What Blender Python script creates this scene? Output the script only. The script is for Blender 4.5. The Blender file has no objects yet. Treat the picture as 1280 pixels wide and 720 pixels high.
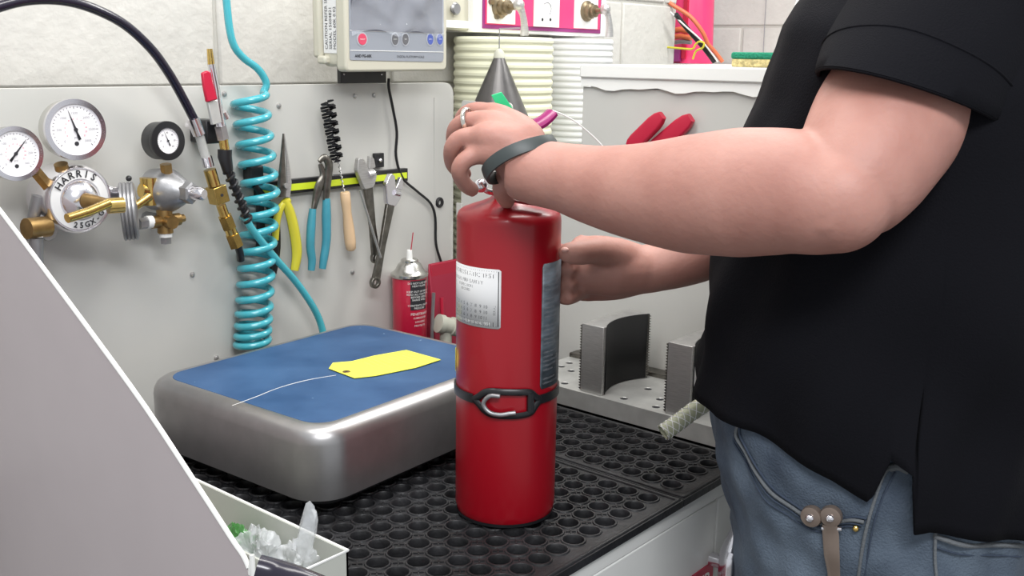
import bpy, bmesh, math, random
from math import sin, cos, pi, radians, atan, atan2, sqrt
from mathutils import Vector as V, Matrix as M4
random.seed(7)
# ---------------------------------------------------------------- camera
CAM=V((-0.9521,-0.8052,0.57))
FWD=V((0.74767,0.62737,-0.21773)); RGT=V((0.64533,-0.76375,0.01533)); UPV=V((0.15667,0.15197,0.97589)); FL=1300.
S=bpy.context.scene; COL=S.collection
cd=bpy.data.cameras.new('camera'); cam=bpy.data.objects.new('camera',cd); COL.objects.link(cam)
cd.sensor_width=36; cd.lens=36*FL/1280; cd.clip_start=.02
m=M4((RGT,UPV,-FWD)).transposed().to_4x4(); m.translation=CAM; cam.matrix_world=m
S.camera=cam
# ---------------------------------------------------------------- world, lamps, exposure
w=bpy.data.worlds.new('world'); S.world=w; w.use_nodes=True
w.node_tree.nodes['Background'].inputs[0].default_value=(.92,.96,1,1); w.node_tree.nodes['Background'].inputs[1].default_value=.50
def area(name,loc,target,sx,sy,power,col):
    l=bpy.data.lights.new(name,'AREA'); l.shape='RECTANGLE'; l.size=sx; l.size_y=sy; l.energy=power; l.color=col
    o=bpy.data.objects.new(name,l); COL.objects.link(o); o.location=loc
    o.rotation_euler=(V(target)-V(loc)).to_track_quat('-Z','Y').to_euler(); return o
area('ceiling_lamp_left',(-.15,.0,1.45),(-.05,.3,0),1.2,.3,11.5,(1,.98,.94))
area('ceiling_lamp_right',(1.15,.1,1.5),(.95,.4,0),.3,1.2,15,(1,.99,.95))
area('fill_lamp_rear',(-.95,-1.15,1.5),(0,.1,.1),1.0,.3,20,(.97,.98,1))  # added fill lamp, placed to brighten the side panels and cabinet front
S.view_settings.view_transform='Standard'; S.view_settings.look='None'; S.view_settings.gamma=1
S.view_settings.exposure=0.35; S.view_settings.use_curve_mapping=False
S.cycles.max_bounces=6
# ---------------------------------------------------------------- helpers
def ray(x,y): return FWD+RGT*((x-640)/FL)-UPV*((y-360)/FL)
def P(x,y,d): return CAM+ray(x,y)*d
def onz(x,y,z=0): d=ray(x,y); return CAM+d*((z-CAM.z)/d.z)
def onx(x,y,X): d=ray(x,y); return CAM+d*((X-CAM.x)/d.x)
def ony(x,y,Y): d=ray(x,y); return CAM+d*((Y-CAM.y)/d.y)
WY=.616; WX=.56; FLOOR=-.88
def pw(x,y,off=.0): return ony(x,y,WY-off)

MATS={}
def mat(name,col,rough=.5,metal=0,var=0,vscale=30,bump=0,bscale=80,coat=0,trans=0,alpha=1,stretch=None,col2=None,sss=0,detail=4):
    if name in MATS: return MATS[name]
    m=bpy.data.materials.new(name); m.use_nodes=True; nt=m.node_tree; b=nt.nodes['Principled BSDF']
    c=tuple(col)+(1,)
    b.inputs['Base Color'].default_value=c; b.inputs['Roughness'].default_value=rough; b.inputs['Metallic'].default_value=metal
    b.inputs['Coat Weight'].default_value=coat; b.inputs['Coat Roughness'].default_value=.12
    b.inputs['Transmission Weight'].default_value=trans; b.inputs['Alpha'].default_value=alpha
    if sss:
        b.inputs['Subsurface Weight'].default_value=sss; b.inputs['Subsurface Radius'].default_value=(.012,.004,.002); b.inputs['Subsurface Scale'].default_value=1
    tc=nt.nodes.new('ShaderNodeTexCoord'); mp=nt.nodes.new('ShaderNodeMapping')
    nt.links.new(tc.outputs['Object'],mp.inputs['Vector'])
    if stretch: mp.inputs['Scale'].default_value=stretch
    if var or col2:
        n=nt.nodes.new('ShaderNodeTexNoise'); n.inputs['Scale'].default_value=vscale; n.inputs['Detail'].default_value=detail
        nt.links.new(mp.outputs['Vector'],n.inputs['Vector'])
        mx=nt.nodes.new('ShaderNodeMix'); mx.data_type='RGBA'
        mr=nt.nodes.new('ShaderNodeMapRange'); mr.inputs[1].default_value=.3; mr.inputs[2].default_value=.7
        nt.links.new(n.outputs['Fac'],mr.inputs[0]); nt.links.new(mr.outputs[0],mx.inputs[0])
        if col2: a,bb=col,col2
        else: a=[max(0,q*(1-var)) for q in col]; bb=[min(1,q*(1+var)) for q in col]
        mx.inputs[6].default_value=tuple(a)+(1,); mx.inputs[7].default_value=tuple(bb)+(1,)
        nt.links.new(mx.outputs[2],b.inputs['Base Color'])
    if bump:
        n=nt.nodes.new('ShaderNodeTexNoise'); n.inputs['Scale'].default_value=bscale; n.inputs['Detail'].default_value=6
        nt.links.new(mp.outputs['Vector'],n.inputs['Vector'])
        bp=nt.nodes.new('ShaderNodeBump'); bp.inputs['Strength'].default_value=bump; bp.inputs['Distance'].default_value=.004
        nt.links.new(n.outputs['Fac'],bp.inputs['Height']); nt.links.new(bp.outputs['Normal'],b.inputs['Normal'])
    MATS[name]=m; return m
K=dict(
 panel=mat('painted_panel',(.56,.555,.525),.42,var=.035,vscale=5,bump=.03,bscale=30),
 block=mat('painted_block',(.58,.565,.53),.75,var=.04,vscale=20,bump=.55,bscale=60),
 mortar=mat('painted_mortar',(.53,.52,.48),.85,bump=.3,bscale=90),
 wing=mat('mauve_panel',(.53,.47,.48),.5,var=.03,vscale=6),
 wedge=mat('white_edge',(.86,.86,.83),.35),
 white=mat('white_paint',(.84,.84,.81),.35,var=.02,vscale=10),
 boxwhite=mat('glossy_white',(.82,.82,.80),.25),
 floor=mat('floor_grey',(.22,.21,.20),.5,var=.2,vscale=6,bump=.1),
 rubber=mat('black_rubber',(.017,.017,.019),.45,var=.5,vscale=25,bump=.25,bscale=120),
 undertop=mat('dark_counter',(.010,.010,.011),.45),
 black=mat('black_plastic',(.012,.012,.014),.35),
 padblack=mat('pad_black',(.006,.006,.006),.9),
 blackmatte=mat('black_matte',(.014,.014,.016),.7),
 hose=mat('black_hose',(.014,.011,.024),.25,coat=.25),
 chrome=mat('chrome',(.86,.84,.88),.2,1),
 steel=mat('brushed_steel',(.50,.49,.48),.42,.75,var=.12,vscale=60,stretch=(1,1,12)),
 alum=mat('aluminium_plate',(.62,.62,.60),.45,.55,var=.15,vscale=25,bump=.05),
 scalem=mat('satin_scale_steel',(.44,.43,.43),.36,.9,var=.06,vscale=40),
 darksteel=mat('dark_tool_steel',(.20,.19,.17),.38,1,var=.3,vscale=80),
 greymetal=mat('cast_grey_metal',(.34,.34,.35),.38,.7,var=.1,vscale=60,bump=.1),
 brass=mat('brass',(.72,.50,.16),.25,1,var=.12,vscale=90),
 darkbrass=mat('dull_bronze',(.24,.19,.12),.35,.8,var=.2,vscale=60),
 brassd=mat('aged_brass',(.36,.23,.09),.38,.85,var=.25,vscale=60),
 red=mat('red_paint',(.33,.002,.010),.36,coat=.22,var=.04,vscale=8),
 redpl=mat('red_plastic',(.50,.012,.045),.35),
 pink=mat('bright_red_face',(.80,.045,.17),.4),
 purple=mat('dark_magenta_trim',(.26,.03,.17),.35),
 magenta=mat('magenta_handle',(.28,.02,.13),.25),
 cyan=mat('cyan_tubing',(.07,.47,.55),.18,trans=.18,coat=.6),
 teal=mat('teal_grip',(.05,.27,.35),.4,var=.1),
 yellow=mat('yellow_grip',(.58,.52,.04),.35),
 ystripe=mat('yellow_green_stripe',(.60,.72,.03),.4),
 ytag=mat('yellow_card',(.93,.90,.10),.6),
 wood=mat('pale_wood',(.66,.46,.28),.5,var=.12,vscale=20,stretch=(1,1,.15)),
 face=mat('gauge_face',(.84,.82,.84),.4),
 ink=mat('black_ink',(.02,.02,.025),.6),
 gink=mat('grey_ink',(.28,.28,.30),.6),
 pinkink=mat('red_ink',(.60,.10,.16),.6),
 wink=mat('white_ink',(.82,.82,.80),.5),
 label=mat('white_label',(.72,.72,.72),.4),
 bluelabel=mat('grey_blue_label',(.11,.135,.16),.35,var=.45,vscale=45,stretch=(1,1,2.5)),
 bottle=mat('display_cream',(.54,.52,.43),.4),
 overlay=mat('display_overlay',(.28,.30,.34),.25,coat=.4),
 lcd=mat('display_window',(.09,.09,.11),.08,coat=1,var=.2,vscale=20),
 film=mat('clear_protective_film',(.85,.90,1),.05,alpha=.20,coat=1,bump=1,bscale=22),
 bred=mat('button_red',(.62,.06,.12),.35), bblue=mat('button_blue',(.08,.12,.42),.35), bgrey=mat('button_grey',(.13,.13,.14),.35),
 oval=mat('button_surround',(.42,.44,.48),.35),
 duct=mat('white_duct',(.76,.77,.76),.5), duct_lit=mat('warm_lit_duct',(.76,.76,.58),.5),  # second duct: white too, with warm light painted into its colour
 cone=mat('grey_cone',(.115,.11,.11),.38,.6,var=.2,vscale=20),
 green=mat('green_tag',(.03,.62,.25),.4), dgreen=mat('green_scrub',(.02,.30,.17),.9,bump=1,bscale=300),
 sponge=mat('yellow_sponge',(.66,.55,.26),.9,var=.35,vscale=160,bump=1,bscale=200),
 orange=mat('orange_cable',(.66,.16,.07),.4),
 bin=mat('pale_bin',(.52,.53,.48),.45),
 bag=mat('clear_bag',(.80,.82,.84),.15,alpha=.40,coat=.6,bump=1,bscale=60),
 greenbag=mat('green_packet',(.06,.22,.05),.3,coat=.6,bump=.8,bscale=60),
 tubing=mat('clear_braided_hose',(.58,.60,.42),.25,alpha=.85,coat=.6),
 skin=mat('skin',(.37,.17,.135),.55,bump=.15,bscale=130,col2=(.46,.235,.19),vscale=14,sss=.15),
 nail=mat('nail',(.72,.42,.36),.3),
 shirt=mat('black_knit_shirt',(.0045,.0045,.0065),.9,bump=.25,bscale=500),
 denim=mat('blue_denim',(.036,.052,.080),.8,col2=(.115,.15,.195),vscale=13,bump=.5,bscale=420,detail=9),
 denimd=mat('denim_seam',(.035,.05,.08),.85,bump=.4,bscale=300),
 denimw=mat('worn_denim_edge',(.13,.14,.15),.85,bump=.4,bscale=400),
 leather=mat('brown_metal_clip',(.22,.17,.14),.35,.5),
 hair=mat('brown_hair',(.05,.03,.02),.6,bump=.6,bscale=150),
 eye=mat('eye_white',(.8,.8,.78),.2), lip=mat('lip',(.45,.15,.13),.5),
 band=mat('dark_grey_band',(.045,.055,.055),.45), silver=mat('silver_ring',(.8,.76,.68),.15,1),
 spad=mat('maroon_can',(.46,.01,.04),.3,coat=.4), capm=mat('satin_can_top',(.62,.61,.58),.25,1),
 pouch=mat('red_pouch',(.36,.02,.05),.4), tape=mat('pale_fitting',(.50,.50,.42),.6),
 sign=mat('sign_red',(.45,.02,.06),.4), plasticclear=mat('clear_sleeve',(.6,.6,.58),.15,alpha=.55,coat=.6),
)
K['shirt'].node_tree.nodes['Principled BSDF'].inputs['Specular IOR Level'].default_value=.12
# blue scale top with scratches and wear of its own
def blue_top():
    m=bpy.data.materials.new('worn_blue_top'); m.use_nodes=True; nt=m.node_tree; b=nt.nodes['Principled BSDF']
    b.inputs['Roughness'].default_value=.5; b.inputs['Specular IOR Level'].default_value=.3
    tc=nt.nodes.new('ShaderNodeTexCoord')
    n=nt.nodes.new('ShaderNodeTexNoise'); n.inputs['Scale'].default_value=9; n.inputs['Detail'].default_value=8
    n2=nt.nodes.new('ShaderNodeTexNoise'); n2.inputs['Scale'].default_value=70; n2.inputs['Detail'].default_value=2
    r=nt.nodes.new('ShaderNodeValToRGB'); r.color_ramp.elements[0].position=.35; r.color_ramp.elements[0].color=(.024,.070,.17,1)
    r.color_ramp.elements[1].position=.7; r.color_ramp.elements[1].color=(.055,.125,.26,1)
    r2=nt.nodes.new('ShaderNodeValToRGB'); r2.color_ramp.elements[0].position=.745; r2.color_ramp.elements[0].color=(0,0,0,1)
    r2.color_ramp.elements[1].position=.80; r2.color_ramp.elements[1].color=(1,1,1,1)
    mx=nt.nodes.new('ShaderNodeMix'); mx.data_type='RGBA'; mx.inputs[7].default_value=(.35,.5,.66,1)
    for q in(n,n2): nt.links.new(tc.outputs['Object'],q.inputs['Vector'])
    nt.links.new(n.outputs['Fac'],r.inputs[0]); nt.links.new(n2.outputs['Fac'],r2.inputs[0])
    nt.links.new(r.outputs[0],mx.inputs[6]); nt.links.new(r2.outputs[0],mx.inputs[0]); nt.links.new(mx.outputs[2],b.inputs['Base Color'])
    return m
K['blue']=blue_top()

class MB:
    def __init__(s): s.v=[]; s.f=[]; s.mi=[]; s.m=0
    def add(s,vs,fs,T=None):
        n=len(s.v); s.v+=[(T@V(q) if T else V(q)) for q in vs]; s.f+=[tuple(i+n for i in f) for f in fs]; s.mi+=[s.m]*len(fs); return s
    def box(s,lo,hi,T=None):
        x0,y0,z0=lo;x1,y1,z1=hi
        return s.add([(x0,y0,z0),(x1,y0,z0),(x1,y1,z0),(x0,y1,z0),(x0,y0,z1),(x1,y0,z1),(x1,y1,z1),(x0,y1,z1)],
          [(0,3,2,1),(4,5,6,7),(0,1,5,4),(1,2,6,5),(2,3,7,6),(3,0,4,7)],T)
    def loft(s,rings,cap=True,close=True,T=None,flip=False):
        n=len(rings[0]); vs=[p for r in rings for p in r]; fs=[]
        for i in range(len(rings)-1):
            for j in range(n if close else n-1):
                k=(j+1)%n; q=(i*n+j,i*n+k,(i+1)*n+k,(i+1)*n+j); fs.append(q[::-1] if flip else q)
        if cap:
            a=tuple(range(n))[::-1]; b=tuple((len(rings)-1)*n+j for j in range(n))
            fs+= [a[::-1],b[::-1]] if flip else [a,b]
        return s.add(vs,fs,T)
    def lathe(s,prof,T=None,n=28,cap=True):   # prof: (r,z)
        return s.loft([[(r*cos(2*pi*j/n),r*sin(2*pi*j/n),z) for j in range(n)] for r,z in prof],cap,T=T)
    def tube(s,pts,r,n=10,smooth=0,T=None,flat=None,cap=True,up=None):
        pts=[V(p) for p in pts]; rs=list(r) if hasattr(r,'__len__') else [r]*len(pts)
        if smooth: pts,rs=catmull(pts,rs,smooth)
        N=len(pts); t0=(pts[1]-pts[0]).normalized()
        a=V(up) if up is not None else (V((0,0,1)) if abs(t0.z)<.9 else V((1,0,0)))
        u=(a-t0*a.dot(t0)).normalized(); rings=[]
        for i in range(N):
            t=(pts[min(i+1,N-1)]-pts[max(i-1,0)])
            t=t.normalized() if t.length>1e-9 else t0
            u=(u-t*u.dot(t)); u=u.normalized() if u.length>1e-6 else t.orthogonal().normalized()
            v=t.cross(u); fx=flat if flat else 1
            rings.append([pts[i]+u*(rs[i]*cos(2*pi*j/n))+v*(rs[i]*fx*sin(2*pi*j/n)) for j in range(n)])
        return s.loft(rings,cap,T=T)
    def prism(s,poly,z0,z1,T=None):  # poly in local xy (ccw), extruded z
        n=len(poly)
        return s.loft([[(x,y,z0) for x,y in poly],[(x,y,z1) for x,y in poly]],T=T)
    def ball(s,c,r,n=12,sc=(1,1,1)):
        c=V(c); rings=[]
        for i in range(1,n):
            a=pi*i/n-pi/2; rings.append([c+V((r*sc[0]*cos(a)*cos(2*pi*j/(2*n)),r*sc[1]*cos(a)*sin(2*pi*j/(2*n)),r*sc[2]*sin(a))) for j in range(2*n)])
        return s.loft(rings)
    def build(s,name,m,parent=None,smooth=True,ang=38,bevel=0,bseg=2,kind=None,label=None,origin=None):
        me=bpy.data.meshes.new(name); o=origin or V((0,0,0))
        if origin is None and s.v:
            lo=V([min(q[i] for q in s.v) for i in range(3)]); hi=V([max(q[i] for q in s.v) for i in range(3)])
            o=V(((lo.x+hi.x)/2,(lo.y+hi.y)/2,lo.z))
        pl=V(parent.get('_o',(0,0,0))) if parent is not None else V((0,0,0))
        me.from_pydata([tuple(q-o) for q in s.v],[],s.f)
        for q in (m if isinstance(m,(list,tuple)) else [m]): me.materials.append(q if not isinstance(q,str) else K[q])
        if any(s.mi): me.polygons.foreach_set('material_index',s.mi)
        me.update()
        if smooth: me.shade_smooth(); me.set_sharp_from_angle(angle=radians(ang))
        ob=bpy.data.objects.new(name,me); COL.objects.link(ob); ob.parent=parent; ob.location=o-pl
        ob['_o']=tuple(o)
        if bevel:
            b=ob.modifiers.new('bevel','BEVEL'); b.width=bevel; b.segments=bseg; b.limit_method='ANGLE'; b.angle_limit=radians(40)
            b.harden_normals=False
        if kind: ob['kind']=kind
        if label: ob['label']=label
        return ob
def catmull(pts,rs,k):
    o=[];ro=[];n=len(pts)
    for i in range(n-1):
        p0=pts[max(i-1,0)];p1=pts[i];p2=pts[i+1];p3=pts[min(i+2,n-1)]
        for j in range(k):
            t=j/k
            o.append(.5*((2*p1)+(p2-p0)*t+(2*p0-5*p1+4*p2-p3)*t*t+(3*p1-p0-3*p2+p3)*t**3)); ro.append(rs[i]*(1-t)+rs[i+1]*t)
    o.append(pts[-1]);ro.append(rs[-1]); return o,ro
def frame(o,z,x=None):   # matrix with local z along z
    z=V(z).normalized(); x=V(x) if x is not None else (V((0,0,1)) if abs(z.z)<.9 else V((1,0,0)))
    x=(x-z*x.dot(z)).normalized(); y=z.cross(x)
    m=M4((x,y,z)).transposed().to_4x4(); m.translation=V(o); return m
def tag(o,label,cat,group=None):
    o['label']=label; o['category']=cat
    if group: o['group']=group
    return o
def thing(name,loc,label,cat,group=None):
    o=bpy.data.objects.new(name,None); COL.objects.link(o); o.location=loc; o.empty_display_size=.02
    o['_o']=tuple(loc); return tag(o,label,cat,group)
def copy_tree(o,parent=None):
    c=o.copy(); COL.objects.link(c); c.parent=parent
    for ch in o.children: copy_tree(ch,c)
    return c
def textmesh(s,size=1,align='CENTER',bold=0):
    c=bpy.data.curves.new('t','FONT'); c.body=s; c.size=size; c.align_x=align; c.align_y='CENTER'; c.resolution_u=2; c.offset=bold
    o=bpy.data.objects.new('t',c); me=o.to_mesh()
    vs=[q.co.copy() for q in me.vertices]; fs=[tuple(p.vertices) for p in me.polygons]
    o.to_mesh_clear(); bpy.data.objects.remove(o); bpy.data.curves.remove(c); return vs,fs
def addtext(mb,s,size,T,align='CENTER',fn=None,bold=0):
    vs,fs=textmesh(s,size,align,bold)
    if fn: vs=[fn(q) for q in vs]; mb.add(vs,fs)
    else: mb.add(vs,fs,T)
def struct(o): o['kind']='structure'; return o
def flatT(o,n,up=(0,0,1)):  # local x = reading direction, y = up, z = normal
    n=V(n).normalized(); u=V(up); u=(u-n*u.dot(n)).normalized(); x=u.cross(n)
    m=M4((x,u,n)).transposed().to_4x4(); m.translation=V(o); return m

# ================================================================ STRUCTURE
fb=MB(); fb.box((-2.2,-2.2,FLOOR-.05),(1.4,1.2,FLOOR)); struct(fb.build('floor','floor'))
LW=.74; RW=2.06; WE=ony(843,40,.74).x
def blockwall(name,axis,plane,u0,u1,z0,z1,flip):
    root=struct((MB().box((u0,plane,FLOOR),(u1,plane+.08,z1)) if axis=='y' else MB().box((plane,u0,FLOOR),(plane+.08,u1,z1))).build(name,'mortar'))
    bw,bh,g=.40,.20,.008; row=0; z=z0; first={}
    while z<z1-.02:
        u=u0-(bw/2 if row%2 else 0)
        while u<u1:
            a=max(u,u0)+g/2; b=min(u+bw,u1)-g/2; hh=min(bh,z1-z)-g
            if b-a>.03:
                key=(round(b-a,3),round(hh,3))
                if key in first:
                    o=first[key].copy(); COL.objects.link(o)
                    o.parent=root
                else:
                    mb=MB(); L=b-a
                    (mb.box((-L/2,-.006,0),(L/2,.02,hh)) if axis=='y' else mb.box((-.006,-L/2,0),(.02,L/2,hh)))
                    o=mb.build('block','block',root,bevel=.004,origin=V((0,0,0))); first[key]=o
                c=V(((a+b)/2,plane,z+g/2)) if axis=='y' else V((plane,(a+b)/2,z+g/2))
                o.location=c-V(root['_o'])
            u+=bw
        z+=bh; row+=1
    return root
blockwall('wall_left','y',LW,-1.3,WE,.31,1.3,0)
blockwall('wall_right','x',RW,-.2,1.9,.27,1.3,0)
# ---------------------------------------------------------------- bench
b=thing('workbench',(0,0,FLOOR),'white workbench cabinet with dark worktop under the black rubber mats','workbench')
MB().box((-.394,-.151,-.0150),(WX,WY,-.012)).build('worktop','undertop',b)
MB().box((-.394,-.150,-.036),(WX,WY,-.0151)).build('worktop_core','white',b,bevel=.001)
MB().box((-.394,-.125,FLOOR+.08),(WX,WY-.02,-.036)).build('cabinet_body','white',b)
MB().box((-.36,-.09,FLOOR),(WX,WY-.05,FLOOR+.08)).build('plinth','blackmatte',b)
xs=[-.394,-.055,.289,.56]
for i in range(3):
    MB().box((xs[i]+.0015,-.150,FLOOR+.09),(xs[i+1]-.0015,-.126,-.037)).build('cabinet_door','white',b,bevel=.002)
# red sign on cabinet door
sp=ony(880,715,-.151); sg=thing('door_sign',(.215,-.151,-.20),'small red sign with white capital letters on the white cabinet door','sign')
sc_=ony(892,702,-.1525)
MB().box((sc_.x-.15,-.1525,sc_.z-.14),(sc_.x,-.1503,sc_.z)).build('sign_plate','sign',sg)
mb=MB()
for k,t_ in enumerate(('DANGER','KEEP','CLEAR')): addtext(mb,t_,.030,flatT((sc_.x-.007,-.1528,sc_.z-.022-.036*k),(0,-1,0)),'RIGHT',bold=.0006)
mb.build('lettering','wink',sg,smooth=False)
# ---------------------------------------------------------------- mats
def cell_mat(name,x0,x1,y0,y1,cols,rows,label):
    root=thing(name,((x0+x1)/2,(y0+y1)/2,-.012),label,'rubber mat','black rubber drainage mats')
    mb=MB(); p=.033; r=.0127; n=16; zt=-.0018; zb=-.0115
    rng=random.Random(3)
    cx0=cols[0]-p/2; cx1=cols[-1]+p/2; cy0=rows[0]-p/2; cy1=rows[-1]+p/2
    for cx in cols:
        for cy in rows:
            sq=[];ci=[]
            for j in range(n):
                a=2*pi*j/n; c,s_=cos(a),sin(a); k=(p/2)/max(abs(c),abs(s_))
                sq.append((cx+c*k,cy+s_*k))
            R=lambda rr,z:[(cx+rr*cos(2*pi*j/n),cy+rr*sin(2*pi*j/n),z) for j in range(n)]
            mb.loft([[(x,y,zt) for x,y in sq],R(r+.0034,zt),R(r+.0026,0),R(r+.0007,0),R(r,-.001),R(r,zb)],cap=False)
    # studs at the cell corners and thin webs
    for i in range(len(cols)-1):
        for j in range(len(rows)-1):
            c=V((cols[i]+p/2,rows[j]+p/2,0))
            for a in range(2):
                d=V((cos(pi/4+a*pi/2),sin(pi/4+a*pi/2),0)); e=V((-d.y,d.x,0)); q=.0062; h=.0008
                mb.box((-q,-h,zt),(q,h,-.0003),M4(((d.x,e.x,0,c.x),(d.y,e.y,0,c.y),(0,0,1,0),(0,0,0,1))))
    # border
    for lo,hi in (((x0,y0),(x1,cy0)),((x0,cy1),(x1,y1)),((x0,cy0),(cx0,cy1)),((cx1,cy0),(x1,cy1))):
        if hi[0]-lo[0]>.001 and hi[1]-lo[1]>.001: mb.box((lo[0],lo[1],-.0119),(hi[0],hi[1],zt))
    # raised rim
    mb.tube([(x1-.006,y0+.004,-.0018),(x1-.006,y1-.004,-.0018)],.0028,8)
    mb.tube([(x0+.006,y0+.004,-.0018),(x0+.006,y1-.004,-.0018)],.0028,8)
    mb.tube([(x0+.004,y0+.005,-.0028),(x1-.004,y0+.005,-.0028)],.0036,8)
    mb.build('grid','rubber',root,ang=50)
cols=[.155-.033*i for i in range(17)][::-1]; rows=[-.118+.033*j for j in range(21)]
cell_mat('rubber_mat',cols[0]-.0205,.183,-.156,.60,cols,rows,'large black rubber ring mat under the red fire extinguisher and the scale')
cols=[.215+.0335*i for i in range(5)]
cell_mat('rubber_mat',.1845,.372,-.156,.60,cols,rows,'narrow black rubber ring mat beside the perforated metal plate')

# ---------------------------------------------------------------- back panels
def rounded_outline(pts,r,seg=5):
    out=[];n=len(pts)
    for i,p in enumerate(pts):
        a=V(pts[i-1]);b_=V(p);c=V(pts[(i+1)%n]); rr=r[i] if hasattr(r,'__len__') else r
        if rr<=0: out.append(tuple(b_)); continue
        u=(a-b_).normalized();v=(c-b_).normalized()
        p0=b_+u*rr;p1=b_+v*rr
        for k in range(seg+1):
            t=k/seg; out.append(tuple(p0*(1-t)**2+b_*2*t*(1-t)+p1*t*t))
    return out
TY=frame((0,0,0),(0,-1,0),(1,0,0))  # local (x,y)->(x, ? )
def planeY(Y): # local x->X, local y->Z, extrude towards -Y
    return M4(((1,0,0,0),(0,0,-1,Y),(0,1,0,0),(0,0,0,1)))
def planeX(X): # local x-> -Y , local y->Z, extrude towards -X
    return M4(((0,0,-1,X),(-1,0,0,0),(0,1,0,0),(0,0,0,1)))
# left panel
bp_=thing('back_panel',(0,WY,-.012),'tall off-white metal back panel carrying gauges and hand tools','back panel')
ol=rounded_outline([(-1.0,-.012),(.555,-.012),(.555,.518),(-1.0,.518)],[0,0,.028,0])
MB().prism(ol,0,.003,planeY(WY+.003)).build('sheet','panel',bp_,bevel=.001)
for x in(-.6,0,.45): MB().box((x-.02,WY+.003,.3),(x+.02,LW-.006,.34)).build('standoff','steel',bp_)
MB().box((.5,WY-.0012,.0),(.503,WY,.49)).build('fold_line','panel',bp_)
for q in((348,132),(280,117),(443,120),(467,119),(240,343),(270,447),(440,340)):
    c=pw(*q); s_=MB(); s_.lathe([(.0042,0),(.0042,.002),(.003,.004),(.0012,.0046)],frame(c,(0,-1,0)),12); s_.build('screw','steel',bp_)
g=MB(); g.lathe([(.0045,0),(.0045,.003),(.009,.004),(.0105,.002),(.0105,0)],frame(pw(549,253),(0,-1,0)),20,cap=False); g.build('grommet','black',bp_)
g=MB(); c=pw(471,200); g.box((c.x-.011,WY-.008,c.z-.013),(c.x+.011,WY,c.z+.013)); sq=g.build('square_pad','black',bp_,bevel=.001)
g=MB(); g.ball((c.x,WY-.009,c.z),.004,8); g.build('bolt','chrome',sq)
# right low panel and ledge panel: one bent sheet
rp=thing('side_panel',(WX,.2,-.012),'off-white metal side splash panel behind the clamping blocks and right of the corner','back panel')
yd=onx(729,107,WX).y
ol=rounded_outline([(-.600,-.012),(.75,-.012),(.75,.519),(-yd,.519),(-yd,.40),(-.47,.40),(-.47,.484),(-.600,.484)],[0,0,0,.0,.01,.01,.01,.006])
MB().prism(ol,0,.003,planeX(WX+.003)).build('sheet','panel',rp,bevel=.0008)
for q in((573,155),(572,222),(573,262),(575,300)):
    c=onx(q[0]+4,q[1],WX); MB().box((WX-.003,c.y-.002,c.z-.013),(WX,c.y+.012,c.z+.013)).build('hinge_tab','panel',rp,bevel=.0006)
# ledge / shelf above
sh=thing('ledge_shelf',(.7,0,.518),'white painted ledge above the side panel holding the sponge','shelf')
MB().box((.548,-.75,.535),(1.0,yd,.558)).build('top_board','white',sh,bevel=.0025)
mb=MB(); 
Y=yd;n=60; L=[];U=[]
for i in range(n+1):
    y=yd-(yd+.75)*i/n; L.append((-y,.5175+.0028*sin(y*47)+.0018*sin(y*91+1))); 
mb.loft([[(.553,-a,.536) for a,_ in L],[(.553,-a,z) for a,z in L],[(.562,-a,z) for a,z in L],[(.562,-a,.536) for a,_ in L]],cap=False,close=False)
mb.build('lower_lip','wedge',sh)
MB().box((.57,-.75,FLOOR),(.99,yd-.01,.5345)).build('carcase','white',sh)

# ---------------------------------------------------------------- wing panel (left foreground)
XW=-.40
edge=[(-60,190),(0,266),(60,346),(120,427),(180,510),(240,601),(270,647),(290,678),(303,697),(311,718),(316,745)]
E3=[onx(x,y,XW) for x,y in edge]
poly=[(p.y,p.z) for p in E3]
poly=[(WY-.004,poly[0][1]+(poly[0][1]-poly[1][1])/(poly[0][0]-poly[1][0])*(WY-.004-poly[0][0]))]+poly+[(poly[-1][0]-.004,-.45),(WY-.004,-.45)]
wp=thing('wing_panel',(XW,.3,-.45),'large mauve-grey sloping side panel with a thin white edge, left foreground','side panel')
mb=MB(); n=len(poly); mb.loft([[(XW,y,z) for y,z in poly],[(XW+.004,y,z) for y,z in poly]],flip=False); mb.build('sheet','wing',wp,smooth=False)
MB().tube([(XW+.002,y,z) for y,z in poly[:-1]],.0027,8,smooth=3).build('edge_trim','wedge',wp)

# ---------------------------------------------------------------- parts bin
h=.085; c0=onz(435,688,h); 
bx1=c0.x; by0=c0.y; bx0=XW+.006; by1=.31
bn=thing('parts_bin',(bx1-.04,.1,0),'open pale grey parts bin holding clear plastic bags beside the wing panel','bin')
sk=0.0
def bp3(x,y,z): return (x+sk*(y-by0),y,z)
t=.0025
mb=MB()
def qbox(x0,x1,y0,y1,z0,z1): 
    mb.add([bp3(x0,y0,z0),bp3(x1,y0,z0),bp3(x1,y1,z0),bp3(x0,y1,z0),bp3(x0,y0,z1),bp3(x1,y0,z1),bp3(x1,y1,z1),bp3(x0,y1,z1)],
     [(0,3,2,1),(4,5,6,7),(0,1,5,4),(1,2,6,5),(2,3,7,6),(3,0,4,7)])
bx0=max(bx1-.072,XW+.007)
qbox(bx0,bx1,by0,by1,.0,.003); qbox(bx1-t,bx1,by0,by1,.003,h); qbox(bx0,bx0+t,by0,by1,.003,h); qbox(bx0,bx1,by0,by0+t,.003,h); qbox(bx0,bx1,by1-t,by1,.003,h)
mb.build('bin_body','bin',bn,smooth=False)
mb=MB(); mb.tube([bp3(bx0,by0,h),bp3(bx1,by0,h),bp3(bx1,by1,h),bp3(bx0,by1,h)],.0016,6); mb.build('rim','wedge',bn)
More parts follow.
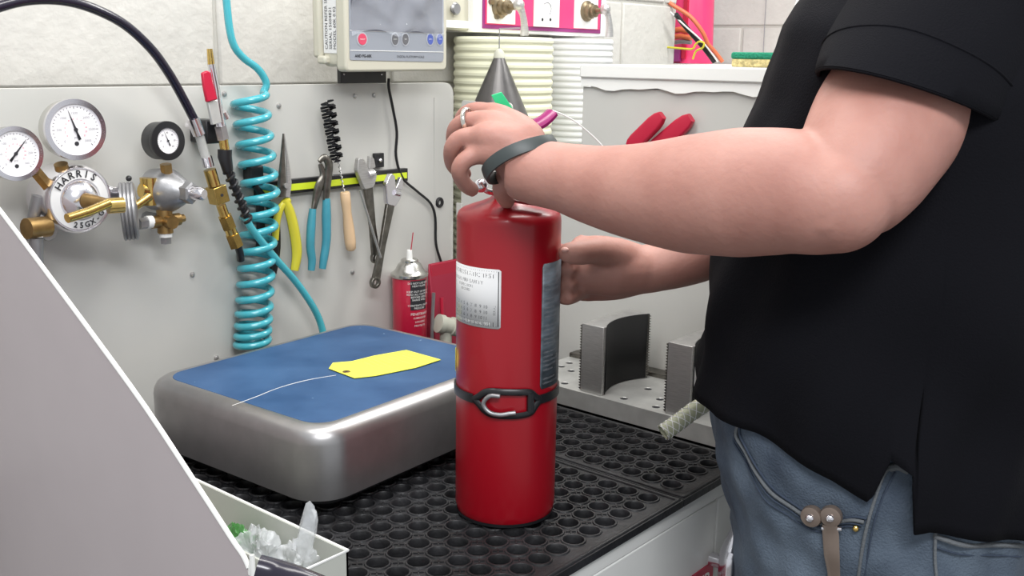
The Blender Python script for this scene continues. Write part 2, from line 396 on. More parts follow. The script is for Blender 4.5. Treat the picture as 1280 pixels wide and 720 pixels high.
# plastic bags: crumpled sheets
from mathutils import noise
def crumple(name,c,rad,mt,seed,spike=None):
    bm=bmesh.new(); bmesh.ops.create_icosphere(bm,subdivisions=5,radius=1); o3=V((seed*3.1,seed*1.7,seed))
    for q in bm.verts:
        d=q.co.normalized(); k=.72
        for f_,am in((1.1,.50),(2.2,.22),(4.5,.06)): k+=am*(.5-abs(noise.noise(d*f_+o3))*2)*1.0
        if spike:
            for u,a in spike: 
                t=max(0,d.dot(V(u).normalized())-.90)/.10; k+=a*t*t*(1+.12*sin(d.x*25))
        q.co=V((d.x*k*rad[0],d.y*k*rad[1],d.z*k*rad[2]))
    me=bpy.data.meshes.new(name); bm.to_mesh(me); bm.free(); me.materials.append(K[mt]); me.shade_smooth(); me.set_sharp_from_angle(angle=radians(22))
    o=bpy.data.objects.new(name,me); COL.objects.link(o); o.location=c; return o
zb=.045
cA=onz(338,682,.06); tag(crumple('plastic_bag',(bx1-.030+sk*.05,cA.y,.050),(.026,.034,.038),'bag',2),'crumpled clear plastic bag in the near half of the parts bin','plastic bag')
cB=onz(375,680,.07); tag(crumple('plastic_bag',(bx1-.026,by0+.048,.056),(.020,.030,.036),'bag',5,[((.5,-.1,1),1.35)]),'crumpled clear plastic bag with a corner sticking up above the bin rim','plastic bag')
tag(crumple('green_packet',(bx1-.034+sk*.12,by0+.15,.048),(.024,.04,.030),'greenbag',9),'dark green plastic packet behind the clear bags in the bin','packet')
# dark hose in front of bin
tag(MB().tube([P(322,711,.70),P(345,717,.70),P(372,726,.695),P(420,746,.69),P(480,775,.67)],.0095,12,smooth=6).build('rubber_hose','hose'),'short dark purple-black hose crossing in front of the parts bin','hose')

# ---------------------------------------------------------------- scale
def rrect(x0,x1,y0,y1,r,seg=8):
    o=[]
    for cx,cy,a0 in((x1-r,y1-r,0),(x0+r,y1-r,90),(x0+r,y0+r,180),(x1-r,y0+r,270)):
        for k in range(seg+1):
            a=radians(a0+90*k/seg); o.append((cx+r*cos(a),cy+r*sin(a)))
    return o
SX0,SX1,SY0,SY1=-.205,.232,-.185,.185
ST=M4.Translation((.0,.327,0))@M4.Rotation(radians(3.0),4,'Z')
sc=thing('bench_scale',(.0,.327,0),'low bench scale with satin metal cover and worn blue top beside the extinguisher','scale')
prof=[(0,.026),(0,.098),(.0015,.106),(.006,.114),(.014,.119),(.022,.1200),(.028,.1195)]
rings=[[(x,y,z) for x,y in rrect(SX0+i,SX1-i,SY0+i,SY1-i,max(.05-i,.02))] for i,z in prof]
MB().loft(rings,cap=False,T=ST).build('metal_cover','scalem',sc,ang=60)
i=.024; MB().loft([[(x,y,z) for x,y in rrect(SX0+i,SX1-i,SY0+i,SY1-i,.034)] for z in(.1178,.1203)],T=ST).build('blue_plate','blue',sc,bevel=.0006)
i=.012; MB().loft([[(x,y,z) for x,y in rrect(SX0+i,SX1-i,SY0+i,SY1-i,.04)] for z in(.017,.04)],T=ST).build('base_frame','blackmatte',sc)
for fx in(SX0+.06,SX1-.06):
    for fy in(SY0+.06,SY1-.06): MB().lathe([(.014,-.0005),(.016,.004),(.016,.012),(.008,.013),(.008,.018)],ST@M4.Translation((fx,fy,0)),16).build('foot','black',sc)
# scratch
mb=MB(); pts=[onz(x,y,.1208) for x,y in((290,507),(320,496),(345,486),(372,478),(395,473),(420,469))]
mb.tube(pts,[.0003,.0005,.0004,.0005,.0004,.0003],6,smooth=5); mb.build('scratch','wink',sc)
# yellow tag
t3=[onz(x,y,.1215) for x,y in((411,461),(443,473),(470,470),(520,460),(551,450),(508,438),(468,445),(440,452),(416,454))]
yt=thing('yellow_tag',t3[3],'yellow inspection hang tag lying on the blue scale top','tag')
mb=MB(); mb.loft([[q for q in t3],[q+V((0,0,.0008)) for q in t3]]); mb.build('card','ytag',yt,smooth=False)
ey=onz(433,464.5,.1226); mb=MB(); mb.lathe([(.0022,0),(.0022,.0004),(.0055,.0004),(.0058,0)],M4.Translation(ey),20,cap=False); mb.build('eyelet','brassd',yt)
mb=MB(); mb.lathe([(.0021,0),(.0021,.0003)],M4.Translation(ey-V((0,0,.0001))),14); mb.build('hole','ink',yt)
a=onz(448,452,.1225);b_=onz(505,440,.1225);c=onz(540,450,.1225);d=onz(475,466,.1225)
mb=MB()
for k in range(9):
    s_=.08+.86*k/8; p0=a.lerp(b_,s_); p1=d.lerp(c,s_); p0,p1=p0.lerp(p1,.08),p0.lerp(p1,.55+.35*((k*7)%3)/2); mb.tube([p0,p1],.00022,4)
mb.build('printed_line','gink',yt)

# ---------------------------------------------------------------- fire extinguisher
ex=thing('fire_extinguisher',(0,0,0),'tall red fire extinguisher standing on the rubber mat, gripped by both hands','fire extinguisher')
R=.0635
MB().lathe([(.050,.002),(.058,.0),(.0615,.006),(R,.016),(R,.377),(.0630,.382),(.0610,.387),(.0565,.3905),(.046,.3945),(.034,.3985),(.024,.403),(.018,.408)],n=96).build('cylinder','red',ex,ang=50)
MB().lathe([(.0585,.0002),(.0622,.003),(.0622,.007)],n=64,cap=False).build('foot_ring','black',ex)
def cyl(a,z,r=R+.0006): a=radians(a); return V((r*cos(a),r*sin(a),z))
def wrap_patch(name,a0,a1,z0,z1,m,dr,label=None,corner=.3):
    n=40; mb=MB(); rr=[]; 
    for i in range(n+1):
        a=a0+(a1-a0)*i/n; e=0
        d=min(i,n-i)/n
        if d<corner*.1 : e=(z1-z0)*.03*(1-d/(corner*.1))
        rr.append((a,z0+e,z1-e))
    mb.loft([[cyl(a,z,R+dr) for a,z,_ in rr],[cyl(a,z,R+dr) for a,_,z in rr]],cap=False,close=False,flip=True)
    o=mb.build(name,m,ex,label=label); s_=o.modifiers.new('s','SOLIDIFY'); s_.thickness=.0004; s_.offset=-1; return o
# white label: local u(m from left edge) v(m)
LA0,LA1,LZ0,LZ1=140,213,.256,.3275
wrap_patch('white_label',LA0,LA1,LZ0,LZ1,'label',.0005,'white hydrostatic test label')
def lw(u,v): 
    return cyl(LA0+degrees_(u/R),LZ0+v,R+.0009)
def degrees_(x): return x*180/pi
LWd=radians(LA1-LA0)*R; LH=LZ1-LZ0
mb=MB()
def bar(u0,v0,u1,v1,f):
    n=max(2,int(abs(u1-u0)/.003)); mb.loft([[f(u0+(u1-u0)*i/n,v0) for i in range(n+1)],[f(u0+(u1-u0)*i/n,v1) for i in range(n+1)]],cap=False,close=False,flip=True)
e=.0025
bar(e,LH-e-.0007,LWd-e,LH-e,lw); bar(e,e,LWd-e,e+.0006,lw); bar(LWd-e-.0012,e,LWd-e,LH-e,lw); bar(e,e,e+.0008,LH-e,lw)
bar(e,.0028,LWd-.006,.0078,lw)
addtext(mb,'HYDROSTATIC TEST',.0078,None,'RIGHT',lambda q:lw(LWd-.007+q.x,LH-.0085+q.y))
addtext(mb,'ANNUAL FIRE SAFETY',.0062,None,'RIGHT',lambda q:lw(LWd-.022+q.x,LH-.0175+q.y))
addtext(mb,'INSPECTION',.0048,None,'RIGHT',lambda q:lw(LWd-.037+q.x,LH-.0235+q.y))
addtext(mb,'RECORD',.0044,None,'RIGHT',lambda q:lw(LWd-.041+q.x,LH-.0285+q.y))
for r_ in range(3):
    for c_ in range(9):
        addtext(mb,str((c_+2,c_+2,c_+3)[r_]),.0058,None,'CENTER',lambda q:lw(LWd-.019-(8-c_)*.0066+q.x,.0255-r_*.0068+q.y))
addtext(mb,'SERIAL',.004,None,'CENTER',lambda q:lw(LWd-.0075-q.y,.022+q.x))
mb.build('label_print','ink',ex,smooth=False)
mb=MB(); addtext(mb,'CERTIFIED HYDROSTATIC TEST',.0044,None,'RIGHT',lambda q:cyl(LA0+degrees_((LWd-.012+q.x)/R),LZ0+.0052+q.y,R+.0013)); mb.build('label_footer','wink',ex,smooth=False)
wrap_patch('instruction_label',259,315,.178,.332,'bluelabel',.0005,'grey-blue instruction label')
mb=MB()
for k in range(26):
    z=.322-k*.0055; 
    if k%6!=5: bar(0,0,.001,.0002,lambda u,v:cyl(262+degrees_(u/R),z+v,R+.0009)); addtext(mb,'OPERATING INSTRUCTION'[:10+(k*7)%11],.0034,None,'LEFT',lambda q:cyl(263+degrees_(q.x/R),z+q.y,R+.0009))
mb.build('instruction_print','gink',ex,smooth=False)
wrap_patch('yellow_label',118,136,.186,.214,'ytag',.0005)
# strap
ZS=.166
mb=MB()
def sw(a,z): return cyl(a,z,R+.0016)
st=[]
for i in range(81):
    a=258+ (182-258+360)*i/80; st.append(a)
mb.loft([[cyl(a,ZS-.0055+.004*0,R+.0004) for a in st],[cyl(a,ZS-.0055,R+.0026) for a in st],[cyl(a,ZS+.0055,R+.0026) for a in st],[cyl(a,ZS+.0055,R+.0004) for a in st]],cap=False,close=False)
o=mb.build('strap','black',ex); o['label']='black rubber strap'
mb=MB()
path=[(184,0),(190,.0045),(197,.011),(205,.0135),(218,.0135),(232,.0130),(245,.0115),(252,.005),(257,0),(252,-.007),(246,-.0145),(232,-.0165),(216,-.0165),(204,-.0155),(196,-.011),(190,-.0045),(184,0)]
mb.tube([cyl(a,ZS+z,R+.0030) for a,z in path],.0042,10,smooth=5,flat=.6)
mb.tube([cyl(246,ZS+.011,R+.003),cyl(246,ZS-.013,R+.003)],.0045,8); bk=mb.build('buckle','black',ex)
mb=MB(); mb.tube([cyl(a,ZS+z,R+.0075) for a,z in[(214,.0095),(205,.0095),(199,.003),(198,-.004),(204,-.0115),(214,-.0135),(224,-.0115),(229,-.011)]],.0027,10,smooth=5); mb.build('hook','greymetal',bk,label='grey curved latch hook')
# valve group
va=MB(); va.lathe([(.019,.406),(.019,.415),(.014,.417),(.014,.44),(.017,.442),(.017,.465),(.009,.47),(.009,.478)],n=24); va.build('valve','chrome',ex)
mb=MB(); c=V((.014,-.006,.4115)); pts=[]
for i in range(25):
    a=2*pi*i/24; pts.append(c+V((.64,-.76,-.03))*(.034*cos(a))+V((.72,.6,.12))*(.018*sin(a)))
mb.tube(pts,.0026,8,flat=.6); mb.build('pull_ring','chrome',ex)
mb=MB(); mb.tube([P(632,246,1.215),P(650,250,1.212),P(672,253,1.214),P(684,254,1.22)],[.003,.0045,.0045,.003],8,smooth=4,flat=2.0,up=(0,0,1)); mb.build('carry_lever','chrome',ex)
mb=MB(); mb.tube([P(626,241,1.25),P(612,240,1.235),P(604,236,1.23)],[.004,.0035,.003],8,smooth=3); mb.ball(P(601,232,1.23),.0085,8); mb.build('pressure_gauge','chrome',ex)
mb=MB(); mb.tube([(0,0,.455),P(655,165,1.25),P(678,152,1.25),P(690,141,1.255)],[.006,.006,.0062,.0055],10,smooth=5,flat=1.8); mb.build('lever_handle','magenta',ex,label='magenta lever end')
mb=MB(); mb.tube([P(690,138,1.255),P(705,144,1.262),P(722,154,1.27),P(744,173,1.28),P(757,187,1.285)],.0009,6,smooth=4); mb.build('pin_wire','wink',ex,label='thin pale wire')

# ---------------------------------------------------------------- green tag strip
g1=P(614,119,1.185);g2=P(627,115,1.185);g3=P(644,140,1.195);g4=P(628,146,1.195)
mb=MB(); nn=(g2-g1).cross(g3-g2).normalized()*.0012
mb.loft([[g1,g2,g3,g4],[q+nn for q in(g1,g2,g3,g4)]]); gt=mb.build('green_tag','green',smooth=False,bevel=.0006); tag(gt,'small bright green plastic tag poking up over the gripping hand','tag')

# ---------------------------------------------------------------- perforated plate with blocks
pl=thing('perforated_plate',(.45,.0,0),'silver perforated metal base plate along the side panel','base plate')
mb=MB(); x0,x1,y0,y1,zt,zb_=.378,.532,-.40,.30,.030,.0
holes=[]
for q in ((702,458),(714,463.5),(706,479),(780,498),(810,486),(825,499),(820,508.5)):
    p=onz(*q,zt); holes.append((p.x,p.y))
holes+=[(.41,-.10),(.47,-.13),(.41,-.18),(.50,-.20),(.41,.262),(.50,.275)]
hc_=.0080; ex_=sorted({x0,x1}|{h_[0]+d for h_ in holes for d in(-hc_,hc_)}); ey_2=sorted({y0,y1}|{h_[1]+d for h_ in holes for d in(-hc_,hc_)})
for i in range(len(ex_)-1):
    for j in range(len(ey_2)-1):
        mx_,my_=(ex_[i]+ex_[i+1])/2,(ey_2[j]+ey_2[j+1])/2
        if not any(abs(mx_-hx)<hc_ and abs(my_-hy)<hc_ for hx,hy in holes): mb.add([(ex_[i],ey_2[j],zt),(ex_[i+1],ey_2[j],zt),(ex_[i+1],ey_2[j+1],zt),(ex_[i],ey_2[j+1],zt)],[(0,1,2,3)])
for hx,hy in holes:
    n=16; sq=[]
    for k in range(n):
        a_=2*pi*k/n+pi/4; c,s_=cos(a_),sin(a_); kk=hc_/max(abs(c),abs(s_)); sq.append((hx+c*kk,hy+s_*kk,zt))
    ci=lambda z,r_:[(hx+r_*cos(2*pi*k/n+pi/4),hy+r_*sin(2*pi*k/n+pi/4),z) for k in range(n)]
    mb.loft([sq,ci(zt,.0070),ci(zt-.0006,.0064),ci(.001,.0064)],cap=False)
mb.add([(x0,y0,0),(x1,y0,0),(x1,y1,0),(x0,y1,0),(x0,y0,zt),(x1,y0,zt),(x1,y1,zt),(x0,y1,zt)],[(0,3,2,1),(0,1,5,4),(1,2,6,5),(2,3,7,6),(3,0,4,7)])
mb.build('plate','alum',pl,ang=30)
for hx,hy in holes: MB().lathe([(.0065,.0),(.0065,.0005)],M4.Translation((hx,hy,zt-.0016)),14).build('bore_shade','ink',pl)  # black discs painted in for the shade inside the plate holes
MB().box((.532,-.40,-.0005),(.5585,.30,.038)).build('rear_rail','darksteel',pl,bevel=.0015)
def jaw(y0,y1,label,sticker=False):
    x0,x1,z0,z1=.384,.518,.0305,.1455
    r_=thing('clamp_block',((x0+x1)/2,(y0+y1)/2,z0),label,'clamp block','metal clamp blocks on the perforated plate')
    mb=MB(); n=14; pr=[(x0,y0),(x0+.008,y0)]
    for i in range(1,n): 
        s_=i/n; pr.append((x0+.008+(x1-x0-.008)*s_, y0+.019*sin(pi*min(1,s_*1.0))**.8))
    pr+=[(x1,y0),(x1,y1),(x0,y1)]
    mb.prism(pr,z0,z1); mb.build('block_body','steel',r_,bevel=.0008)
    mb=MB(); pr2=[(p[0],p[1]-.0008) for p in pr[1:-2]]; 
    mb.loft([[(a,b_,z0+.001) for a,b_ in pr2],[(a,b_,z1-.001) for a,b_ in pr2]],cap=False,close=False,flip=False); o=mb.build('rubber_pad','padblack',r_,label='dark rubber-lined hollow face')
    so=o.modifiers.new('s','SOLIDIFY'); so.thickness=.0015; so.offset=0
    nt=24; tt=[]
    for side in(0,1):
        mb=MB()
        for k in range(nt):
            z=z0+.002+(z1-z0-.004)*k/nt; dz=(z1-z0-.004)/nt
            if side==0: mb.add([(x0,y1,z),(x0,y1,z+dz),(x0,y1+.0042,z+dz/2),(x1,y1,z),(x1,y1,z+dz),(x1,y1+.0042,z+dz/2)],[(0,1,2),(3,5,4),(0,3,4,1),(1,4,5,2),(0,2,5,3)])
            else: mb.add([(x1,y0+.006,z),(x1,y0+.006,z+dz),(x1+.001,y0-.0045,z+dz/2),(x1-.003,y0,z),(x1-.003,y0,z+dz)],[(0,1,2),(3,2,4),(0,3,4,1),(0,2,3),(1,4,2)])
        mb.build('serrated_edge','darksteel',r_,smooth=False)
    if sticker:
        pass
    return r_
jaw(.122,.165,'silver clamp block with a hollow black face nearest the extinguisher')
j2=jaw(-.042,.0005,'silver clamp block with a red and white sticker beside the black shirt')
mb=MB(); mb.box((.392,-.0445,.082),(.425,-.0432,.128)); s_=mb.build('sticker','label',j2)
mb=MB(); mb.box((.396,-.0450,.090),(.421,-.0446,.108)); mb.build('sticker_band','sign',s_)
# braided hose
mb=MB(); c0=P(829,541,1.425); pts=[c0,P(845,530,1.43),P(865,515,1.44),P(900,493,1.45),P(935,475,1.46),P(975,480,1.46)]
mb.tube(pts,.0118,20,smooth=5,cap=False); hz=thing('braided_hose',c0,'clear yellowish braided hose end resting on the perforated plate','hose')
o=mb.build('hose_wall','tubing',hz); so=o.modifiers.new('s','SOLIDIFY'); so.thickness=.0028; so.offset=-1
mb=MB(); cp,_=catmull([V(q) for q in pts],[1]*len(pts),8)
for k in range(8):
    hp=[]
    for i,p in enumerate(cp):
        t=(cp[min(i+1,len(cp)-1)]-cp[max(i-1,0)]).normalized(); u=t.cross(V((0,0,1))).normalized(); v=u.cross(t); a=(1 if k%2 else -1)*i*.55+k*pi/4
        hp.append(p+u*(.0119*cos(a))+v*(.0119*sin(a)))
    mb.tube(hp,.0008,4)
mb.build('braid','wink',hz)

# ---------------------------------------------------------------- red grips hanging on side panel
def redgrip(name,pts_px,shaft,X,label,wd):
    a=onx(*pts_px[0],X); b_=onx(*pts_px[1],X); r_=thing(name,b_,label,'tool','red-gripped tools on the side panel')
    d=(b_-a).normalized(); side=V((-1,0,0)).cross(d).normalized(); L=(b_-a).length
    T=M4((side,V((-1,0,0)),d)).transposed().to_4x4(); T.translation=a
    mb=MB(); rs=[]
    for k,wk in((0,.55),(.1,.85),(.25,1),(.8,1.05),(.93,.95),(1,.7)):
        rs.append([(x*wk,y*(.7+.3*wk),k*L) for x,y in rrect(-wd,wd,-.007,.007,.0045,4)])
    mb.loft(rs,T=T); mb.build('grip','redpl',r_)
    s0=a+d*.01; s1=onx(*shaft,X); MB().tube([s0,s1],.0042,10).build('shaft','chrome',r_)
    return r_
redgrip('red_handled_tool',((828,144),(788,184)),(745,215),.535,'red-gripped tool on the side panel, left and shorter looking grip',.0135)
redgrip('red_handled_tool',((864,147),(812,192)),(770,222),.547,'red-gripped tool on the side panel, right and longer looking grip',.0145)

# ---------------------------------------------------------------- sponge
so_=thing('sponge',onx(940,84,.60),'green-topped yellow scouring sponge on the white ledge beside the shirt','sponge')
ya=onx(915,84,.57).y; yb=onx(972,84,.57).y; 
mb=MB(); mb.loft([[(x,y,z) for x,y in rrect(.562,.62,yb,ya,.008,4)] for z in(.5585,.571)]); mb.build('sponge_body','sponge',so_,bevel=.002)
mb=MB(); mb.loft([[(x,y,z) for x,y in rrect(.561,.621,yb-.001,ya+.001,.008,4)] for z in(.571,.5815)]); mb.build('scouring_pad','dgreen',so_,bevel=.003)
# storage cabinet far behind, with red bag and cables on it
sc2=thing('storage_cabinet',(1.8,.6,FLOOR),'white storage cabinet behind the ledge under the red bag','cabinet')
MB().box((WE+.03,.15,FLOOR),(2.04,1.2,.556)).build('cabinet_case','white',sc2,bevel=.004)
X=1.74; a=onx(836,30,X); c=onx(888,77,X)
rb=thing('red_bag',(X,(a.y+c.y)/2,.558),'red fabric bag standing behind the cables at the block wall end','bag')
mb=MB(); y0,y1=c.y,a.y+.05; rr=[]
for z in(.5570,.62,.68,.74,.80,.86):
    k=1-.12*(z-.5585)/.24; rr.append([(X+.06*(.5+.5*k)*cos(2*pi*j/40)*(1+.12*sin(6*2*pi*j/40+z*9)),(y0+y1)/2+(y1-y0)/2*k*(abs(sin(2*pi*j/40))**.6*(1 if sin(2*pi*j/40)>0 else -1)),z) for j in range(40)])
mb.loft(rr); mb.build('bag_body','pink',rb)
MB().box((X-.066,y0+.045,.57),(X-.058,y0+.058,.86)).build('bag_strap','redpl',rb)
MB().box((X-.072,y0+.06,.562),(X-.06,y1-.06,.60)).build('bag_pocket','purple',rb)
def cab(pp,k): 
    n=len(pp); return [onx(x,y,1.50+.13*i/(n-1)-.008*k) for i,(x,y) in enumerate(pp)]
for k,(pp,mt_,r_,lb) in enumerate([
  ([(815,-22),(835,2),(862,20),(878,40),(885,55),(893,64),(903,77)],'orange',.0056,'orange cable arching from above down behind the ledge'),
  ([(845,18),(854,30),(868,46),(880,60),(893,77)],'black',.0068,'thick black cable curving down under the yellow tie'),
  ([(838,15),(856,32),(874,48),(886,62),(897,77)],'wink',.0022,'thin white cable beside the thick black cable'),
  ([(844,38),(852,37),(862,39)],'orange',.0080,'short orange cable coil at the wall end, upper'),
  ([(844,46),(852,45),(864,48)],'orange',.0075,'short orange cable coil at the wall end, lower'),
  ([(844,53),(852,52),(864,53)],'greymetal',.006,'short grey cable end under the orange coils')]):
    pts=cab(pp,k) if k<3 else [onx(x,y,WE+.035) for x,y in pp]
    o=MB().tube(pts,r_,10,smooth=5).build('cable',mt_); tag(o,lb,'cable')
mb=MB(); pts=[onx(x,y,1.52) for x,y in((834,59),(856,61),(866,61),(869,56),(874,52),(880,54),(878,60),(870,64),(866,74))]; mb.tube(pts,.0028,8,smooth=4); tag(mb.build('cable_tie','yellow'),'thin yellow tie looped around the black cable','cable tie')
# thin hanging cord and strip by the shirt
o=MB().tube([onx(960,-30,RW-.015),onx(957,10,RW-.015),onx(954,66,RW-.015)],.0011,6).build('wall_cord','gink'); tag(o,'thin grey cord running down the right block wall','cord')
o=MB().tube([onx(1008,-30,1.0),onx(990,20,1.0),(1.0,onx(966,76,1.0).y,.559)],.0035,8,flat=.5).build('white_strip','wink'); tag(o,'narrow white strip slanting beside the black shirt','strip')

# ---------------------------------------------------------------- red outlet box (on the back wall)
YB=.645
q0=ony(592,40,YB); q1=ony(757,47,YB); zb_=(q0.z+q1.z)/2
ob=thing('outlet_box',((q0.x+q1.x)/2,.69,zb_),'white wall box with a red face, white plates and valve levers','outlet box')
MB().box((q0.x,YB,zb_),(q1.x,LW-.008,zb_+.26)).build('box_body','boxwhite',ob,bevel=.003)
yl,yr=ony(602.5,20,YB).x,ony(750,20,YB).x; zR=ony(680,39,YB).z
MB().box((yl,YB-.003,zR),(yr,YB,zb_+.25)).build('trim_panel','purple',ob,bevel=.0008)
MB().box((yl+.006,YB-.0045,zR+.0085),(yr-.006,YB-.003,zb_+.245)).build('red_face','pink',ob)
for k,(a,b_,yb_) in enumerate([(609.5,644,30),(667.5,699,34),(718,747,36)]):
    z=ony((a+b_)/2,yb_,YB).z; xa,xb=ony(a,25,YB-.007).x,ony(b_,25,YB-.007).x
    p=MB().box((xa,YB-.0075,z),(xb,YB-.0045,z+.15)).build('wall_plate','boxwhite',ob,bevel=.0006)
    if k==1:
        mb=MB()
        for px in(678,688): mb.lathe([(.0035,0),(.0035,.0006)],frame(ony(px,24.5,YB-.0075),(0,-1,0)),10)
        mb.build('socket_hole','ink',p)
        MB().tube([ony(x,y,YB-.0078) for x,y in((680,5),(684,3),(688,6),(689,12),(687,18))],.0009,6,smooth=4).build('dial_mark','gink',p)
    else:
        c=ony(624 if k==0 else 733,9 if k==0 else 14,YB-.0075); T=frame(c,(0,-1,0))
        v_=MB(); v_.lathe([(.023,0),(.023,.004),(.017,.007),(.017,.016),(.013,.018),(.014,.026),(.0065,.028),(.0065,.055)],T,20); v_.build('valve_stem','darkbrass',p)
        e=c+V((.0,-.052,.004)); mb=MB(); mb.ball(e,.012,8); mb.tube([e,e+V((.008,-.004,-.018)),e+V((.014,-.004,-.040)),e+V((.016,-.003,-.060))],[.010,.007,.008,.010],10,smooth=4,flat=.6); mb.build('valve_lever','steel',p)
        if k==0:
            mb=MB()
            for x,y in((613,2),(620,20)): mb.lathe([(.0065,0),(.0065,.006)],frame(ony(x,y,YB-.0075),(0,-1,0)),12)
            mb.build('knob','darkbrass',p)
# cream unit left of it
cl,cr_=ony(540,30,.66).x,ony(590,30,.66).x; cz=ony(575,38,.66).z
cu=thing('cream_unit',((cl+cr_)/2,.70,cz),'cream wall unit with a round knob between display and red box','wall unit')
MB().box((cl,.66,cz),(cr_,LW-.008,cz+.26)).build('unit_body','bottle',cu,bevel=.003)
MB().box((cl+.004,.657,cz+.004),(cr_-.002,.66,ony(575,26,.66).z)).build('unit_drawer','wedge',cu,bevel=.001)
mb=MB(); mb.lathe([(.008,0),(.0085,.004),(.013,.008),(.010,.012)],frame(ony(566,11,.66),(0,-1,0)),16); mb.build('unit_knob','greymetal',cu)
# ducts
def duct(px0,px1,Y,z0,z1,m,label,rib):
    a=ony(px0,90,Y); b2=ony(px1,90,Y); w0=(b2-a).length/2*.86; c=(a+b2)/2
    if c.y+w0>LW-.01: c.y=LW-.012-w0
    d=thing('flexible_duct',(c.x,c.y,z0),label,'duct','ribbed ducts in the corner')
    mb=MB(); pr=[]; z=z0
    while z<z1: pr+=[(w0-.003,z),(w0,z+rib*.3),(w0,z+rib*.6),(w0-.003,z+rib*.9)]; z+=rib
    mb.lathe(pr,M4.Translation((c.x,c.y,0)),40); mb.build('duct_wall',m,d,ang=20); return d
duct(557,652,.675,-.2,zb_-.012,'duct_lit','wide white ribbed duct tinted for warm light, left of the grey cone',.0165)
duct(666,732,.685,-.2,zb_-.016,'duct','narrow white ribbed duct right of the grey cone',.0135)
# cone
ca=onx(624,66,.600)
cn=thing('grey_cone',ca-V((0,0,.11)),'dark grey pointed cone with pale tip hanging behind the hand','cone')
MB().lathe([(.063,-.125),(.061,-.125),(.0090,-.006),(.006,0)],M4.Translation(ca),32).build('cone_body','cone',cn)
MB().lathe([(.0115,-.010),(.0095,.001),(.005,.006),(.002,.008)],M4.Translation(ca),16).build('tip_cap','tape',cn)
MB().tube([ca+V((0,0,.006)),ca+V((.0,0,.045)),ca+V((.06,0,.048))],.0012,6).build('hanging_wire','greymetal',cn)

# ---------------------------------------------------------------- gauges and regulators
def gauge(name,c,r,depth,axis,rim_m,body_m,label,needle,face_r=.86,ticks=30,group='pressure gauges on the back panel',black=False,parent=None):
    T=flatT(c,axis)
    g_=thing(name,c,label,'gauge',group) if parent is None else parent
    if parent is not None:
        g_=MB().lathe([(r*.93,-depth),(r,-depth*.9),(r,0)],T,40).build(name,body_m,parent,label=label)
    else: MB().lathe([(r*.93,-depth),(r,-depth*.9),(r,0)],T,40).build('case',body_m,g_)
    MB().lathe([(r*1.0,-.004),(r*1.04,-.002),(r*1.03,.003),(r*face_r,.0035),(r*face_r,.000)],T,48,cap=False).build('rim',rim_m,g_)
    f=MB(); f.lathe([(r*face_r,.0002),(r*face_r,.0010)],T,40); 
    f.build('dial','face',g_)
    mb=MB()
    R0=r*face_r
    for k in range(ticks+1):
        a=radians(225-270*k/ticks); L=.10 if k%5==0 else .055; u=V((cos(a),sin(a),0))
        p0=u*R0*.90; p1=u*R0*(.90-L); q=V((-u.y,u.x,0))*R0*.010
        mb.add([(p0+q+V((0,0,.0013))),(p0-q+V((0,0,.0013))),(p1-q+V((0,0,.0013))),(p1+q+V((0,0,.0013)))],[(0,1,2,3)],T)
    mb.build('scale_marks','ink' ,g_,smooth=False)
    if not black:
        mb=MB()
        nums=['0','500','1000','1500','2000','2500','3000'] if needle[1] else ['0','50','100','150','200','250','300']
        for k,s_ in enumerate(nums):
            a=radians(225-270*k/6); addtext(mb,s_,R0*.14,T@M4.Translation((R0*.64*cos(a),R0*.64*sin(a),.0013)))
        addtext(mb,'psi',R0*.16,T@M4.Translation((0,-R0*.30,.0013)));
        mb.build('numerals','gink',g_,smooth=False)
        mb=MB(); 
        for k in range(12):
            a=radians(215-250*k/11); addtext(mb,str(k*2),R0*.10,T@M4.Translation((R0*.42*cos(a),R0*.42*sin(a),.0013)))
        mb.build('red_numerals','pinkink',g_,smooth=False)
        mb=MB(); mb.lathe([(R0*.09,.0012),(R0*.09,.0014)],T@M4.Translation((0,-R0*.55,0)),14); mb.build('dial_mark','ink',g_)
    else:
        mb=MB()
        for k in range(7):
            a=radians(225-270*k/6); addtext(mb,str(k*10),R0*.2,T@M4.Translation((R0*.62*cos(a),R0*.62*sin(a),.0013)))
        mb.build('numerals','ink',g_,smooth=False)
    mb=MB(); a=radians(needle[0]); u=V((cos(a),sin(a),0)); q=V((-u.y,u.x,0)); z=V((0,0,.0024))
    for (s0,w0),(s1,w1) in (((.80,.008),(0,.045)),((0,.045),(-.42,.035))):
        A=u*R0*s0;B=u*R0*s1; mb.add([A+q*R0*w0+z,A-q*R0*w0+z,B-q*R0*w1+z,B+q*R0*w1+z],[(0,1,2,3)],T)
    mb.add([u*R0*(-.42)+q*R0*.06+z,u*R0*(-.42)-q*R0*.06+z,u*R0*(-.2)-q*R0*.05+z,u*R0*(-.2)+q*R0*.05+z],[(0,1,2,3)],T)
    mb.lathe([(R0*.075,.0015),(R0*.075,.0035)],T,14); mb.build('needle','ink',g_,smooth=False)
    return g_
ax=V((-.10,-1,.04))
rg=thing('gas_regulator',pw(95,247,.09),'chrome gas regulator with black-lettered ring, two large gauges and brass T-handle','regulator')
gA=gauge('pressure_gauge',pw(19,192,.085),.0335,.024,ax+V((.05,0,0)),'chrome','capm','leftmost silver-rimmed gauge',(50,0),parent=rg)
gB=gauge('pressure_gauge',pw(94,162,.085),.0390,.026,ax,'chrome','capm','large silver-rimmed gauge above the chrome regulator',(108,1),parent=rg)
C1=pw(97,249,.075); T=flatT(C1,(0,-1,0))
MB().lathe([(.034,-.055),(.046,-.05),(.047,-.02),(.0465,.0),(.0455,.006),(.043,.009),(.041,.006)],T,48).build('regulator_body','chrome',rg)
